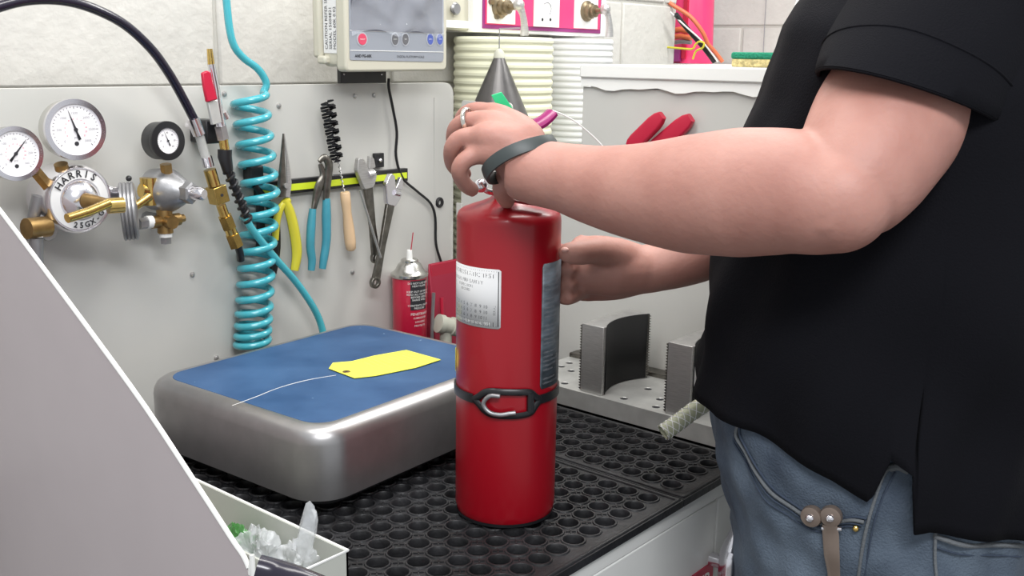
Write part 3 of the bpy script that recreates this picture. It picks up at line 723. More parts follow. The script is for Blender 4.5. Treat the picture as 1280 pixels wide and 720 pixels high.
MB().lathe([(.0408,.0062),(.040,.0072),(.0285,.0085),(.0275,.006)],T,48,cap=False).build('name_ring','label',rg)
MB().lathe([(.0278,.006),(.024,.014),(.016,.021),(.010,.023)],T,32).build('dome','chrome',rg)
mb=MB()
def ringtext(s,r,a_mid,size,up=True):
    n=len(s); st=size*.80/r
    for i,ch in enumerate(s):
        a=a_mid-(i-(n-1)/2)*st*(1 if up else -1); 
        addtext(mb,ch,size,T@M4.Translation((r*cos(a),r*sin(a),.0092))@M4.Rotation(a-pi/2 if up else a+pi/2,4,'Z')@M4.Rotation(0,4,'X'),bold=.0003)
T_keep=T
ringtext('HARRIS',.0347,radians(100),.0135); ringtext('25GX-G',.0347,radians(-72),.0105,up=False)
mb.build('name_lettering','ink',rg,smooth=False)
# T handle
h0=C1+V((0,-.02,0)); h1=pw(140,257,.135); 
MB().tube([h0,C1+V((.012,-.04,-.002)),h1],[.011,.008,.007],14).build('handle_screw','brassd',rg)
MB().tube([h1+V((-.006,0,0)),h1+V((.014,-.004,.0))],.0105,16).build('handle_boss','brass',rg)
MB().tube([pw(84,273,.16),pw(110,265,.155),pw(136,254,.15)],.0062,14).build('handle_bar','brass',rg)
# stems
MB().tube([gB.matrix_basis@V((0,0,0)) if 0 else pw(76,205,.075),pw(80,222,.07)],.009,12).build('gauge_stem','brassd',rg)
MB().tube([pw(45,215,.075),pw(62,235,.07)],.0085,6).build('gauge_stem','brassd',rg)
MB().tube([pw(48,245,.06),pw(42,270,.055),pw(40,300,.05)],.008,12).build('side_stem','greymetal',rg)
MB().tube([pw(33,286,.075),pw(60,283,.07)],.014,16).build('elbow_fitting','brassd',rg)
MB().tube([pw(44,285,.07),pw(44,296,.07)],.0115,6).build('elbow_nut','wink',rg)
MB().tube([pw(45,297,.07),pw(46,330,.068)],[.0095,.0085],12).build('outlet_pipe','greymetal',rg)
MB().tube([pw(125,238,.06),pw(140,241,.06),pw(162,240,.06)],[.011,.009,.009],12).build('link_pipe','chrome',rg)
MB().tube([pw(60,290,.03),pw(60,291,.0)],.012,8).build('wall_mount','steel',rg)
# grey ribbed wheel
wc=pw(161,264,.075); mb=MB(); pr=[]
for k in range(4): pr+=[(.039,-.010+k*.005),(.0410,-.0088+k*.005),(.0410,-.0064+k*.005),(.039,-.0052+k*.005)]
wh=thing('ribbed_wheel',wc,'grey ribbed hand wheel seen edge-on between the two regulators','hand wheel')
mb.lathe([(.012,-.011)]+pr+[(.036,.011),(.012,.012)],frame(wc,(1,-.60,.05)),44); mb.build('wheel_body','greymetal',wh)
mb=MB(); mb.ball(pw(161,223,.075),.0042,8); mb.build('wheel_knob','black',wh)
mb=MB(); mb.tube([wc,wc+V((.034,0,.018))],.006,12); mb.build('axle','brass',wh)
# second regulator
r2=thing('gas_regulator',pw(215,240,.06),'small grey bell regulator with black gauge and brass cross fitting','regulator')
gC=gauge('pressure_gauge',pw(209,176,.075),.0270,.026,V((.06,-1,.05)),'black','black','black-cased gauge',(112,0),face_r=.68,ticks=24,black=True,parent=r2)
C2=pw(209,238,.05); a2=V((.30,-1,-.02))
MB().lathe([(.020,-.03),(.030,-.026),(.0325,-.006),(.0325,.004),(.029,.012),(.022,.024),(.016,.034),(.014,.036)],frame(C2,a2),36).build('bell_housing','greymetal',r2)
e2=C2+a2.normalized()*.034
MB().lathe([(.0165,0),(.0165,.012),(.013,.014)],frame(e2,a2),6).build('hex_nut','greymetal',r2,ang=20)
MB().lathe([(.010,0),(.010,.018),(.007,.022)],frame(e2+a2.normalized()*.012,a2),16).build('adjusting_bolt','chrome',r2)
MB().tube([pw(207,205,.06),pw(209,222,.058)],.0085,8).build('gauge_stem','brassd',r2)
MB().tube([pw(176,238,.05),pw(200,240,.05)],[.010,.013],14).build('inlet_fitting','brass',r2)
MB().tube([pw(186,222,.05),pw(188,256,.05)],[.013,.011],14).build('inlet_body','brass',r2)
f0=pw(206,276,.05)
mb=MB(); mb.tube([f0+V((0,0,.018)),f0-V((0,0,.018))],.0115,14); mb.build('cross_fitting','brassd',r2)
mb=MB(); mb.tube([f0-V((.022,0,.0)),f0+V((.024,0,.0))],.0095,14); mb.tube([f0,f0+V((0,-.022,0))],.010,12); mb.build('cross_arm','brassd',r2)
MB().tube([f0-V((.030,0,-.001)),f0-V((.021,0,-.001))],.0095,12).build('white_collar','wink',r2)
MB().tube([f0-V((0,0,.024)),f0-V((0,0,.017))],.0095,12).build('white_collar','wink',r2)
MB().tube([f0-V((.042,0,0)),f0-V((.030,0,0))],.0085,6).build('plug','greymetal',r2)
MB().tube([f0-V((0,0,.034)),f0-V((0,0,.023))],.0085,6).build('plug','greymetal',r2)
MB().tube([f0+V((.022,0,0)),f0+V((.032,0,.001))],.006,8).build('port_screw','brassd',r2)
MB().tube([f0,f0+V((0,.05,0))],.009,8).build('wall_stem','greymetal',r2)
# black hose + clamp + chuck
bh=thing('air_hose',pw(243,150,.05),'thick black air hose arching from the upper left into brass fittings','hose')
MB().tube([pw(-170,330,.02),pw(-165,220,.08),pw(-125,100,.10),pw(-60,35,.10),pw(0,8,.10),pw(50,-1,.10),pw(100,5,.095),pw(150,27,.085),pw(186,58,.075),pw(210,90,.065),pw(230,125,.055),pw(246,156,.05)],.0067,14,smooth=6).build('rubber_hose','hose',bh)
MB().tube([pw(241,148,.05),pw(249,168,.05)],.0095,16).build('hose_clamp','chrome',bh)
MB().tube([pw(235,157,.03),pw(243,157,.045)],.006,10).build('clamp_screw','chrome',bh)
c=pw(255,162,.02); MB().box((c.x-.013,WY-.045,c.z-.02),(c.x+.013,WY,c.z+.016)).build('wall_clip','black',bh,bevel=.003)
MB().tube([pw(249,168,.05),pw(259,203,.052)],.0070,14).build('clear_tube','plasticclear',bh)
MB().tube([pw(258,196,.052),pw(261,208,.052)],.0085,14).build('silver_ferrule','chrome',bh)
MB().tube([pw(262,212,.052),pw(268,232,.053)],.0095,16).build('brass_ferrule','brass',bh)
q=pw(272,243,.053); Tq=flatT(q,(0,-1,0))@M4.Rotation(radians(14),4,'Z')
MB().box((-.0115,-.0135,-.0115),(.0115,.0135,.0115),Tq).build('brass_block','brass',bh,bevel=.001)
mb=MB(); mb.lathe([(.0025,.0115),(.0025,.012)],Tq,10); mb.build('block_hole','ink',bh)
MB().tube([pw(276,256,.053),pw(281,270,.054)],.0075,14).build('brass_neck','brass',bh)
MB().tube([pw(281,270,.054),pw(287,285,.054)],.0115,6).build('brass_nut','brass',bh,ang=20)
MB().tube([pw(287,285,.054),pw(291,295,.054)],.009,16).build('brass_collar','brass',bh)
MB().tube([pw(290,293,.054),pw(296,308,.055)],.0115,6).build('brass_nut','brass',bh,ang=20)
MB().tube([pw(297,306,.05),pw(300,316,.045),pw(301,325,.04)],.006,12).build('tail_hose','black',bh)
# lever valve + cyan coil
cv=thing('coiled_air_hose',pw(322,300,.05),'translucent cyan coiled air hose with red lever valve hanging on the panel','hose')
MB().tube([pw(262,61,.06),pw(264,81,.06)],[.0042,.0052],12).build('brass_nipple','brass',cv)
MB().tube([pw(264,80,.06),pw(270,112,.06),pw(273,140,.06),pw(276,158,.06)],[.0058,.0060,.0070,.0075],14).build('valve_body','chrome',cv)
ql=[pw(250,91,.068),pw(257,88,.068),pw(261,90,.068),pw(265,108,.068),pw(270,124,.068),pw(256,128,.068),pw(252,108,.068)]
mb=MB(); mb.loft([[p for p in ql],[p+V((0,-.006,0)) for p in ql]]); mb.build('lever','redpl',cv,bevel=.002,label='red lever grip')
mb=MB(); ql=[pw(257,127,.064),pw(269,125,.064),pw(275,153,.064),pw(263,156,.064)]; mb.loft([ql,[p+V((0,-.006,0)) for p in ql]]); mb.build('lever_arm','alum',cv,bevel=.001)
MB().tube([pw(279,140,.055),pw(283,148,.055)],.006,10).build('side_screw','chrome',cv)
MB().tube([pw(275,157,.06),pw(279,174,.06)],.0098,6).build('hex_coupling','chrome',cv,ang=20)
MB().tube([pw(279,174,.06),pw(281,187,.06)],.0072,14).build('brass_ring','brass',cv)
MB().tube([pw(281,187,.06),pw(281,196,.06),pw(285,214,.06)],[.0108,.0108,.0082],18).build('rubber_boot','black',cv)
# strain relief spring
def helix(p0,p1,r,turns,rt,n=14,seg=18,rend=None):
    p0=V(p0);p1=V(p1);t=(p1-p0).normalized();u=t.cross(V((0,-1,0))).normalized();v=t.cross(u);pts=[]
    N=int(turns*seg)
    for i in range(N+1):
        a=2*pi*i/seg; k=i/N; rr=r if rend is None else r+(rend-r)*k
        pts.append(p0.lerp(p1,k)+u*(rr*cos(a))+v*(rr*sin(a)))
    return MB().tube(pts,rt,n)
helix(pw(285,214,.06),pw(310,276,.055),.0062,7,.0030,8).build('strain_relief','black',cv)
MB().tube([pw(285,214,.06),pw(310,276,.055)],.0052,10).build('inner_core','black',cv)
MB().tube([pw(308,272,.055),pw(314,285,.055),pw(340,318,.05),pw(368,350,.045),pw(388,378,.045),pw(400,402,.045),pw(407,430,.05)],.0062,12,smooth=6).build('tail_tube','cyan',cv)
# coil: variable pitch
turn_y=[116,141,167,192,216,238,259,280,302,323,343,363,382,398,412,424,434]
cx_of=lambda y:319.5+ (y-116)*.115 if y<240 else 333.8-(y-240)*.055
pts=[]
lead=[(276,-420),(278,-200),(281,-30),(283,0),(287,36),(293,58),(305,73),(320,84),(329,95),(333,106)]
seg=20
for i in range(len(turn_y)-1):
    for j in range(seg):
        k=j/seg; y=turn_y[i]*(1-k)+turn_y[i+1]*k; c=pw(cx_of(y)-8,y,.030); a=2*pi*k
        pts.append(c+V((.0265*cos(a),-.0255*sin(a),0)))
leadp=[pw(x,y,.032) for x,y in lead]
lp,_=catmull(leadp+[pts[0]],[1]*(len(leadp)+1),5)
MB().tube(lp[:-1]+pts,.0060,12).build('coil','cyan',cv)
# curly lead going above frame handled by coil tube

# ---------------------------------------------------------------- magnetic tool rail and tools
ra=pw(350,234,.012); rb_=pw(510,213,.012)
mr=thing('magnetic_rail',(0.29,WY-.012,ra.z-.01),'black magnetic tool rail with a yellow stripe on the panel','tool rail')
zc=(ra.z+rb_.z)/2-.003
MB().box((ra.x-.045,WY-.012,zc-.0135),(rb_.x,WY,zc+.0105)).build('rail_body','black',mr,bevel=.0012)
MB().box((ra.x-.043,WY-.0135,zc-.008),(rb_.x-.004,WY-.012,zc+.003)).build('yellow_stripe','ystripe',mr)
# needle-nose pliers
np_=thing('needle_nose_pliers',pw(358,232,.03),'needle-nose pliers with yellow grips beside the cyan coil','pliers')
MB().tube([pw(354,167,.025),pw(353,200,.025),pw(352,232,.025),pw(352,246,.025)],[.0015,.0048,.0085,.008],8,flat=.7).build('jaw','darksteel',np_)
MB().tube([pw(355,167,.025),pw(359,200,.025),pw(361,228,.025),pw(358,246,.025)],[.0012,.003,.0055,.007],8,flat=.7).build('jaw','steel',np_)
mb=MB(); mb.lathe([(.0045,0),(.0045,.003)],frame(pw(357,232,.031),(0,-1,0)),12); mb.build('pivot','steel',np_)
MB().tube([pw(355,250,.026),pw(361,262,.026),pw(367,285,.026),pw(371,315,.026),pw(368,338,.026)],[.007,.009,.0098,.0095,.0075],10,smooth=4,flat=.8).build('grip','yellow',np_)
MB().tube([pw(362,250,.026),pw(352,258,.026),pw(346,275,.026),pw(344,300,.026)],[.005,.0065,.007,.006],10,smooth=4,flat=.8).build('grip','yellow',np_)
# black handled pliers behind the coil
bp2=thing('black_handled_pliers',pw(335,240,.02),'black-handled pliers mostly hidden behind the cyan coil','pliers')
MB().box((pw(303,218).x,WY-.022,pw(310,230).z),(pw(320,218).x,WY,pw(310,206).z)).build('plier_head','black',bp2,bevel=.003)
MB().tube([pw(318,232,.012),pw(332,250,.012),pw(343,272,.012),pw(345,310,.012),pw(341,342,.012)],[.005,.007,.0085,.0085,.007],10,smooth=4,flat=.7).build('grip','black',bp2)
MB().tube([pw(324,238,.008),pw(325,262,.008),pw(326,292,.008),pw(323,318,.008)],[.005,.0075,.0080,.006],10,smooth=4,flat=.7).build('grip','black',bp2)
# groove joint pliers
gp=thing('groove_joint_pliers',pw(400,232,.03),'groove-joint pliers with two teal blue grips hanging on the rail','pliers')
MB().tube([pw(399,202,.03),pw(405,197,.03),pw(411,205,.03),pw(410,222,.03),pw(407,250,.03)],[.004,.0065,.008,.0075,.006],10,smooth=4,flat=.7).build('jaw','darksteel',gp)
MB().tube([pw(400,205,.026),pw(404,220,.026),pw(398,235,.026),pw(392,262,.026)],[.004,.007,.0085,.005],10,smooth=4,flat=.7).build('jaw','darksteel',gp)
MB().tube([pw(408,248,.03),pw(408,270,.03),pw(408,300,.03),pw(405,322,.03),pw(403,336,.03)],[.0065,.0082,.0076,.0072,.006],10,smooth=4).build('grip','teal',gp)
MB().tube([pw(391,261,.026),pw(389,282,.026),pw(388,308,.026),pw(390,325,.026),pw(389,338,.026)],[.006,.0076,.0074,.0070,.006],10,smooth=4).build('grip','teal',gp)
# brush
br=thing('bottle_brush',pw(432,270,.03),'twisted-wire brush with black bristles and pale wooden handle','brush')
b0=pw(409,128,.03); b1=pw(421,200,.03)
mb=MB(); rgb=random.Random(4)
for k in range(26):
    c=b0.lerp(b1,k/25); a=k*.9; 
    for j in range(9):
        aa=a+j*.12; d=V((cos(aa),sin(aa)*.9,.25*cos(aa))); L=.0135*(1-.15*k/25)
        mb.tube([c-d*L,c+d*L],[.0015,.0015],4)
mb.build('bristles','black',br)
helix(pw(409,126,.03),pw(431,245,.03),.0014,22,.0011,6,8).build('twisted_wire','steel',br)
h0=pw(431,240,.03);h1=pw(439,313,.03)
dz=(h1-h0).normalized(); Lh=(h1-h0).length
MB().lathe([(.0075,0),(.0088,.002),(.0088,.02*1),(.0078,Lh*.35),(.0098,Lh*.65),(.0100,Lh*.85),(.0088,Lh*.97),(.006,Lh)],frame(h0,dz),20).build('handle','wood',br)
# adjustable wrenches
def wrench(name,hc,tail,label,sc_=1,jm='steel',hm='darksteel',hole=True,off=.03):
    h=pw(*hc,off); t_=pw(*tail,off); r_=thing(name,h,label,'wrench','adjustable wrenches on the rail')
    d=(h-t_).normalized(); nrm=V((0,-1,0)); s_=d.cross(nrm).normalized(); T=M4((s_,d,nrm)).transposed().to_4x4(); T.translation=h
    L=(h-t_).length
    mb=MB(); mb.prism([(-.0085,-L+.006),(.0085,-L+.006),(.0062,-L*.6),(.0095,-.016),(-.0095,-.016),(-.0062,-L*.6)],-.0035,.0035,T)
    mb.lathe([(.0112,-.0037),(.0112,.0037),(.0052,.0037),(.0052,-.0037),(.0112,-.0037)] ,T@M4.Translation((0,-L,0)),20,cap=False)
    mb.build('handle',hm,r_,bevel=.001)
    MB().prism(rounded_outline([(-.008*sc_,-.016*sc_),(.008*sc_,-.016*sc_),(.015*sc_,-.002*sc_),(.013*sc_,.006*sc_),(.002*sc_,.008*sc_),(-.004*sc_,.024*sc_),(-.012*sc_,.026*sc_),(-.017*sc_,.010*sc_)],.003*sc_),-.005,.005,T).build('fixed_jaw',jm,r_,bevel=.001)
    MB().prism(rounded_outline([(.003*sc_,.008*sc_),(.015*sc_,.008*sc_),(.014*sc_,.020*sc_),(.008*sc_,.025*sc_),(.005*sc_,.014*sc_)],.002*sc_),-.0042,.0042,T).build('sliding_jaw',jm,r_,bevel=.0008)
    MB().tube([T@V((.000,.002*sc_,.0055)),T@V((.010*sc_,.002*sc_,.0055))],.0038*sc_,10).build('adjusting_screw','chrome',r_)
    return r_
wrench('adjustable_wrench',(458,220),(470,322),'adjustable wrench with silver open head, shorter, left of the other wrench',1.4,off=.026,hole=False)
wrench('adjustable_wrench',(490,242),(469,353),'larger adjustable wrench with bright head and hanging hole in its long handle',1.35,jm='chrome',off=.04)
o=MB().tube([pw(450,238,.048),pw(476,322,.052)],.0022,8).build('steel_rod','steel'); tag(o,'thin grey steel rod leaning across the adjustable wrenches','rod')
# cable from display
o=MB().tube([pw(486,98,.01),pw(486,110,.008),pw(491,135,.008),pw(496,165,.008),pw(495,195,.008),pw(503,222,.012),pw(520,238,.008),pw(538,254,.008),pw(544,272,.008),pw(545,305,.008),pw(552,330,.008),pw(556,350,.008)],.0026,8,smooth=5).build('display_cable','black'); tag(o,'thin black cable running from the display down the panel','cable')

# ---------------------------------------------------------------- scale display
dp=thing('scale_display',ony(455,90,WY-.03),'cream digital display unit on a black bracket above the panel','display')
YF=WY-.085
BL=ony(434,80,YF); BRr=ony(556,84,YF); 
x0=ony(432,70,YF).x; x1=ony(559,70,YF).x; zb0=ony(495,90,YF).z
# housing: front bezel and back body
ang=0
bz=rounded_outline([(x0,zb0),(x1,zb0+.002),(x1,zb0+.20),(x0,zb0+.20)],[.010,.012,.01,.01])
MB().prism(bz,-.012,.012,planeY(YF+.012)).build('bezel','bottle',dp,bevel=.004,bseg=3)
bz=rounded_outline([(x0+.004,zb0+.008),(x1-.006,zb0+.008),(x1-.006,zb0+.20),(x0+.004,zb0+.20)],[.01,.01,.01,.01])
MB().prism(bz,0,.050,planeY(YF+.062)).build('rear_case','bottle',dp,bevel=.005)
xL=ony(397,50,WY-.02).x
MB().box((xL,WY-.024,zb0+.022),(x0+.01,WY-.006,zb0+.20)).build('side_housing','bottle',dp,bevel=.005)
MB().box((xL-.002,WY-.04,zb0+.012),(x0+.012,WY-.018,zb0+.026)).build('side_foot','bottle',dp,bevel=.004)
def dq(px,py,o=.0): return ony(px,py,YF-o)
zt_=zb0+.195
f0=dq(437,75); f1=dq(554,79)
mb=MB(); mb.prism(rounded_outline([(f0.x,f0.z),(f1.x,f1.z+.002),(f1.x,zt_),(f0.x,zt_)],[.004,.008,.004,.004]),0,.001,planeY(YF)); mb.build('overlay','overlay',dp)
l0=dq(440,38)
lc=MB().box((f0.x+.004,YF-.0018,l0.z),(f1.x-.004,YF-.001,zt_)).build('display_window','lcd',dp)
mb=MB(); 
for py in(40,64): q=dq(495,py); mb.box((f0.x+.001,YF-.0016,q.z-.0005),(f1.x-.001,YF-.001,q.z+.0005))
mb.build('divider_line','wink',dp)
for px,mt_ in((452,'bred'),(493,'bgrey'),(506,'bgrey'),(537,'bblue'),(549,'bblue')):
    c=dq(px,49); T=planeY(YF-.001); k=1.35 if mt_=='bred' else 1.05
    ov=MB(); ov.prism([(c.x+.0088*k*cos(2*pi*j/24),c.z+.0118*sin(2*pi*j/24)) for j in range(24)],0,.0006,T); bt=ov.build('button_surround','oval',dp)
    ov=MB(); ov.prism([(c.x+.0068*k*cos(2*pi*j/24),c.z+.0092*sin(2*pi*j/24)) for j in range(24)],.0006,.0014,T); bt=ov.build('button',mt_,dp)
    mb=MB(); addtext(mb,{'bred':'ON/OFF','bgrey':'UNITS' if px<500 else 'NET','bblue':'ZERO' if px<540 else 'TARE'}[mt_],.003,flatT((c.x,YF-.0026,c.z),(0,-1,0))); mb.build('button_text','wink',bt,smooth=False)
mb=MB(); c=dq(446,70,.0012); addtext(mb,'AND FG-60K',.0065,flatT((c.x-.004,YF-.0014,c.z),(0,-1,0)),'LEFT',bold=.0002); c=dq(505,71); addtext(mb,'DIGITAL PLATFORM SCALE',.0055,flatT((c.x-.018,YF-.0014,c.z),(0,-1,0)),'LEFT'); mb.build('lettering','ink',dp,smooth=False)
# side sticker
xs_=x0+.004
sk2=MB().box((xs_-.0012,YF+.022,zb0+.030),(xs_-.0002,YF+.058,zb0+.19)).build('side_sticker','label',dp)
mb=MB()
for k,s_ in enumerate(('CAUTION REFER SERVICING','SERIAL 15604821','MODEL 60K 0.02')):
    vs,fs=textmesh(s_,.0095,'LEFT'); mb.add(vs,fs,flatT((xs_-.0016,YF+.050-k*.0105,zb0+.036),(-1,0,0))@M4.Rotation(pi/2,4,'Z'))
mb.build('sticker_text','ink',sk2,smooth=False)
# crumpled clear film over the window
mb=MB(); nx,nz=26,26; rgf=random.Random(11)
fx0,fx1,fz0,fz1=f0.x+.002,f1.x-.002,dq(495,47).z,zt_
cent=[(rgf.uniform(0,1),rgf.uniform(0,1),rgf.uniform(0,pi),rgf.uniform(.003,.008)) for _ in range(12)]
rings=[]
for i in range(nz+1):
    row=[]
    for j in range(nx+1):
        u,v=j/nx,i/nz; d=0
        for a,b_,th,am in cent:
            s_=(u-a)*cos(th)+(v-b_)*sin(th); d+=am*math.exp(-(s_*14)**2)
        lo=fz0+ (.02*(1-u*2.2) if u<.45 else -.004*sin(u*9))*0
        zl=fz0+ (.012*abs(sin(u*7))) 
        row.append((fx0+(fx1-fx0)*u,YF-.0022-d*.8,zl+(fz1-zl)*v))
    rings.append(row)
mb.loft(rings,cap=False,close=False); mb.build('protective_film','film',dp,ang=20,label='crumpled clear protective film')
# bracket
ka=ony(425,90,WY-.012); kb=ony(482,90,WY-.012)
MB().box((ka.x,WY-.014,.519),(kb.x,WY-.004,zb0+.012)).build('bracket','black',dp,bevel=.001)
MB().box((ka.x+.01,WY-.03,zb0+.004),(kb.x-.01,WY+.0,zb0+.012)).build('bracket_arm','black',dp)
for px in(430,477): mb=MB(); mb.ball(ony(px,93,WY-.0145),.0018,6); mb.build('bracket_screw','chrome',dp)

# ---------------------------------------------------------------- aerosol can, pouch, fitting
ccx,ccy=.425,.575
zt_can=onz(0,0,0).z
cp=ony(512,350,ccy); ccx=cp.x
r_=.0325
ztop=ony(512,343,ccy).z  # shoulder height (rim)
can=thing('aerosol_can',(ccx,ccy,0),'red and black aerosol can with silver dome and thin red straw behind the scale','aerosol can')
MB().lathe([(.031,.0005),(r_,.003),(r_,ztop-.002),(r_-.001,ztop)],M4.Translation((ccx,ccy,0)),40).build('can_body','spad',can)
MB().lathe([(r_+.001,ztop-.004),(r_+.0032,ztop-.001),(r_+.003,ztop+.003),(r_-.001,ztop+.005),(.026,ztop+.011),(.022,ztop+.020),(.0165,ztop+.0245),(.0165,ztop+.028),(.014,ztop+.030),(.009,ztop+.028)],M4.Translation((ccx,ccy,0)),40).build('dome','capm',can)
MB().lathe([(.0052,ztop+.026),(.0058,ztop+.030),(.0050,ztop+.046),(.0045,ztop+.047)],M4.Translation((ccx,ccy,0)),16).build('nozzle','wink',can)
MB().tube([(ccx,ccy-.003,ztop+.040),V((ccx,ccy,ztop+.04))+RGT*.007+V((0,0,.040))],.0010,6).build('straw','spad',can)
def cw(a,z,r): a=radians(a); return V((ccx+r*cos(a),ccy+r*sin(a),z))
mb=MB(); A0,A1=228,290
va_=220-1
mb.loft([[cw(A0+(A1-A0)*i/20,ztop-.062,r_+.0004) for i in range(21)],[cw(A0+(A1-A0)*i/20,ztop-.006,r_+.0004) for i in range(21)]],cap=False,close=False,flip=True); mb.build('black_label','ink',can,smooth=True)
mb=MB()
for k,s_ in enumerate(('DO NOT USE NEAR','HEAT FLAME','','KEEP OUT OF REACH','READ ALL CAUTIONS','BEFORE USING','SHAKE WELL','','CONTENTS UNDER','PRESSURE')):
    if s_: addtext(mb,s_,.0052,None,'CENTER',lambda q:cw(260+degrees_(q.x/r_),ztop-.011-k*.0053+q.y,r_+.0008))
for k,s_ in enumerate(('PENETRANT','LUBRICATES','LOOSENS','PROTECTS')):
    addtext(mb,s_,.0068 if k==0 else .005,None,'CENTER',lambda q:cw(262+degrees_(q.x/r_),ztop-.070-k*.0075+q.y,r_+.0008))
mb.build('can_text','wink',can,smooth=False)
# red pouch
pa_=ony(535,330,.60); pz=pa_.z
pc=thing('red_pouch',(.50,.59,0),'red plastic pouch leaning on the panel behind the aerosol can','pouch')
xr=ony(588,350,.60).x
mb=MB(); mb.loft([[(x,y,z) for x,y,z in((ony(534,400,.59).x,.596,0),(min(xr,.55),.596,0),(min(xr,.55),.600,pz),(pa_.x,.600,pz))],[(x,y,z) for x,y,z in((ony(534,400,.59).x,.566,0),(min(xr,.55),.566,0),(min(xr,.55),.597,pz),(pa_.x,.597,pz))]]); mb.build('pouch_body','pouch',pc,bevel=.003)
za=ony(550,350,.595).z; MB().box((pa_.x+.001,.5925,za-.002),(min(xr,.55)-.001,.5965,pz-.001)).build('pouch_header','spad',pc,bevel=.001)
MB().tube([ony(552,372,.565),ony(553,400,.56)],.004,10).build('pouch_seam','spad',pc)
o=MB().tube([ony(542,366,.545),ony(541,385,.545),ony(540,410,.545),(ony(540,410,.545).x,.545,.001)],.0035,8).build('grey_rod','greymetal'); tag(o,'slim grey rod standing between the can and the red pouch','rod')
ft=thing('pipe_fitting',onz(560,412,.03),'pale grey-green round fitting lying behind the blue scale','fitting')
f1_=ony(547,404,.53); f2_=f1_+V((.055,-.018,-.018)); d=(f2_-f1_).normalized()
MB().lathe([(.013,0),(.018,.001),(.018,.012),(.0155,.0135),(.0155,.03),(.018,.031),(.018,.052),(.012,.054)],frame(f1_,d),24).build('fitting_body','tape',ft)
mb=MB(); mb.tube([f1_+V((.02,-.004,.0)),V((f1_.x+.02,f1_.y,.0005))],.012,12); mb.build('fitting_stem','tape',ft)
# object right of the cabinet: chrome tap body near jeans
tp=thing('chrome_bottle_trap',ony(912,720,-.19),'shiny chrome fitting with a beaded chain between cabinet and jeans','fitting')
c=ony(914,690,-.185)
MB().tube([c+V((.0,0,-.20)),c+V((0,0,-.02)),c+V((0,0,.0)),c+V((.012,0,.025)),c+V((.02,0,.045))],[.0165,.0165,.015,.010,.005],20,smooth=4).build('trap_body','chrome',tp)
MB().tube([c+V((0,0,-.02)),c+V((0,.03,-.02))],.010,12).build('wall_arm','chrome',tp)
for k in range(8): mb=MB(); mb.ball(c+V((.012,-.0175,-.004-.009*k)),.0026,6); mb.build('bead','chrome',tp)

# ================================================================ PERSON
O=P(1110,300,1.18); OX,OY=O.x,O.y
FA=radians(90+20.6); FD=V((cos(FA),sin(FA),0)); LD=V((-FD.y,FD.x,0))   # facing, person's left
# z : (front offset of centre, half width a, half depth b)
TAB=[(-.12,-.030,.165,.145),(-.04,-.022,.185,.160),(.04,-.017,.190,.165),(.12,.000,.190,.172),(.20,.005,.188,.182),(.27,-.002,.188,.186),(.36,-.008,.186,.180),(.46,-.004,.185,.168),(.54,-.018,.190,.152),(.60,-.008,.178,.128),(.635,.003,.140,.100),(.66,-.025,.095,.075),(.685,-.04,.070,.066)]
def tab(z):
    if z<=TAB[0][0]: return TAB[0][1:]
    for i in range(len(TAB)-1):
        if TAB[i][0]<=z<=TAB[i+1][0]:
            t=(z-TAB[i][0])/(TAB[i+1][0]-TAB[i][0]); t=t*t*(3-2*t)*.5+t*.5
            return tuple(TAB[i][k]*(1-t)+TAB[i+1][k]*t for k in(1,2,3))
    return TAB[-1][1:]
def surf(th,z,off=0):   # th=0 front, +90 = person's left
    c,a,b_=tab(z); e=.86
    cs,sn=cos(th),sin(th); f=(abs(cs)**e)*(1 if cs>0 else -1)*(b_+off); l=(abs(sn)**e)*(1 if sn>0 else -1)*(a+off)
    return V((OX,OY,z))+FD*(c+f)+LD*l
def inside(p,off=0):
    c,a,b_=tab(p.z); d=p-V((OX,OY,p.z)); f=(d.dot(FD)-c)/(b_+off); l=d.dot(LD)/(a+off); e=2/.86
    return abs(f)**e+abs(l)**e<1
def hit(px,py,off=.006):
    d=.8
    while d<1.5:
        p=P(px,py,d)
        if inside(p,off):
            break
        d+=.002
    c,a,b_=tab(p.z); q=p-V((OX,OY,p.z)); f=(q.dot(FD)-c)/(b_+off); l=q.dot(LD)/(a+off); e=1/.86
    return atan2(abs(l)**e*(1 if l>0 else -1),abs(f)**e*(1 if f>0 else -1)),p.z,p
ps=thing('person',(OX,OY,FLOOR),'person in black polo shirt and blue jeans gripping the extinguisher, ring on left hand','person')
body=MB(); NT=48
def ring(z,off=0): return [surf(2*pi*j/NT,z,off) for j in range(NT)]
zs=[-.10+.02*i for i in range(40)]; zs=[z for z in zs if z<.685]+[.685]
body.loft([ring(z,-.006) for z in zs],flip=True)
nk=V((OX,OY,0))+FD*(-.045)
body.tube([nk+V((0,0,.64)),nk+FD*.012+V((0,0,.70)),nk+FD*.03+V((0,0,.76))],[.068,.060,.058],24)
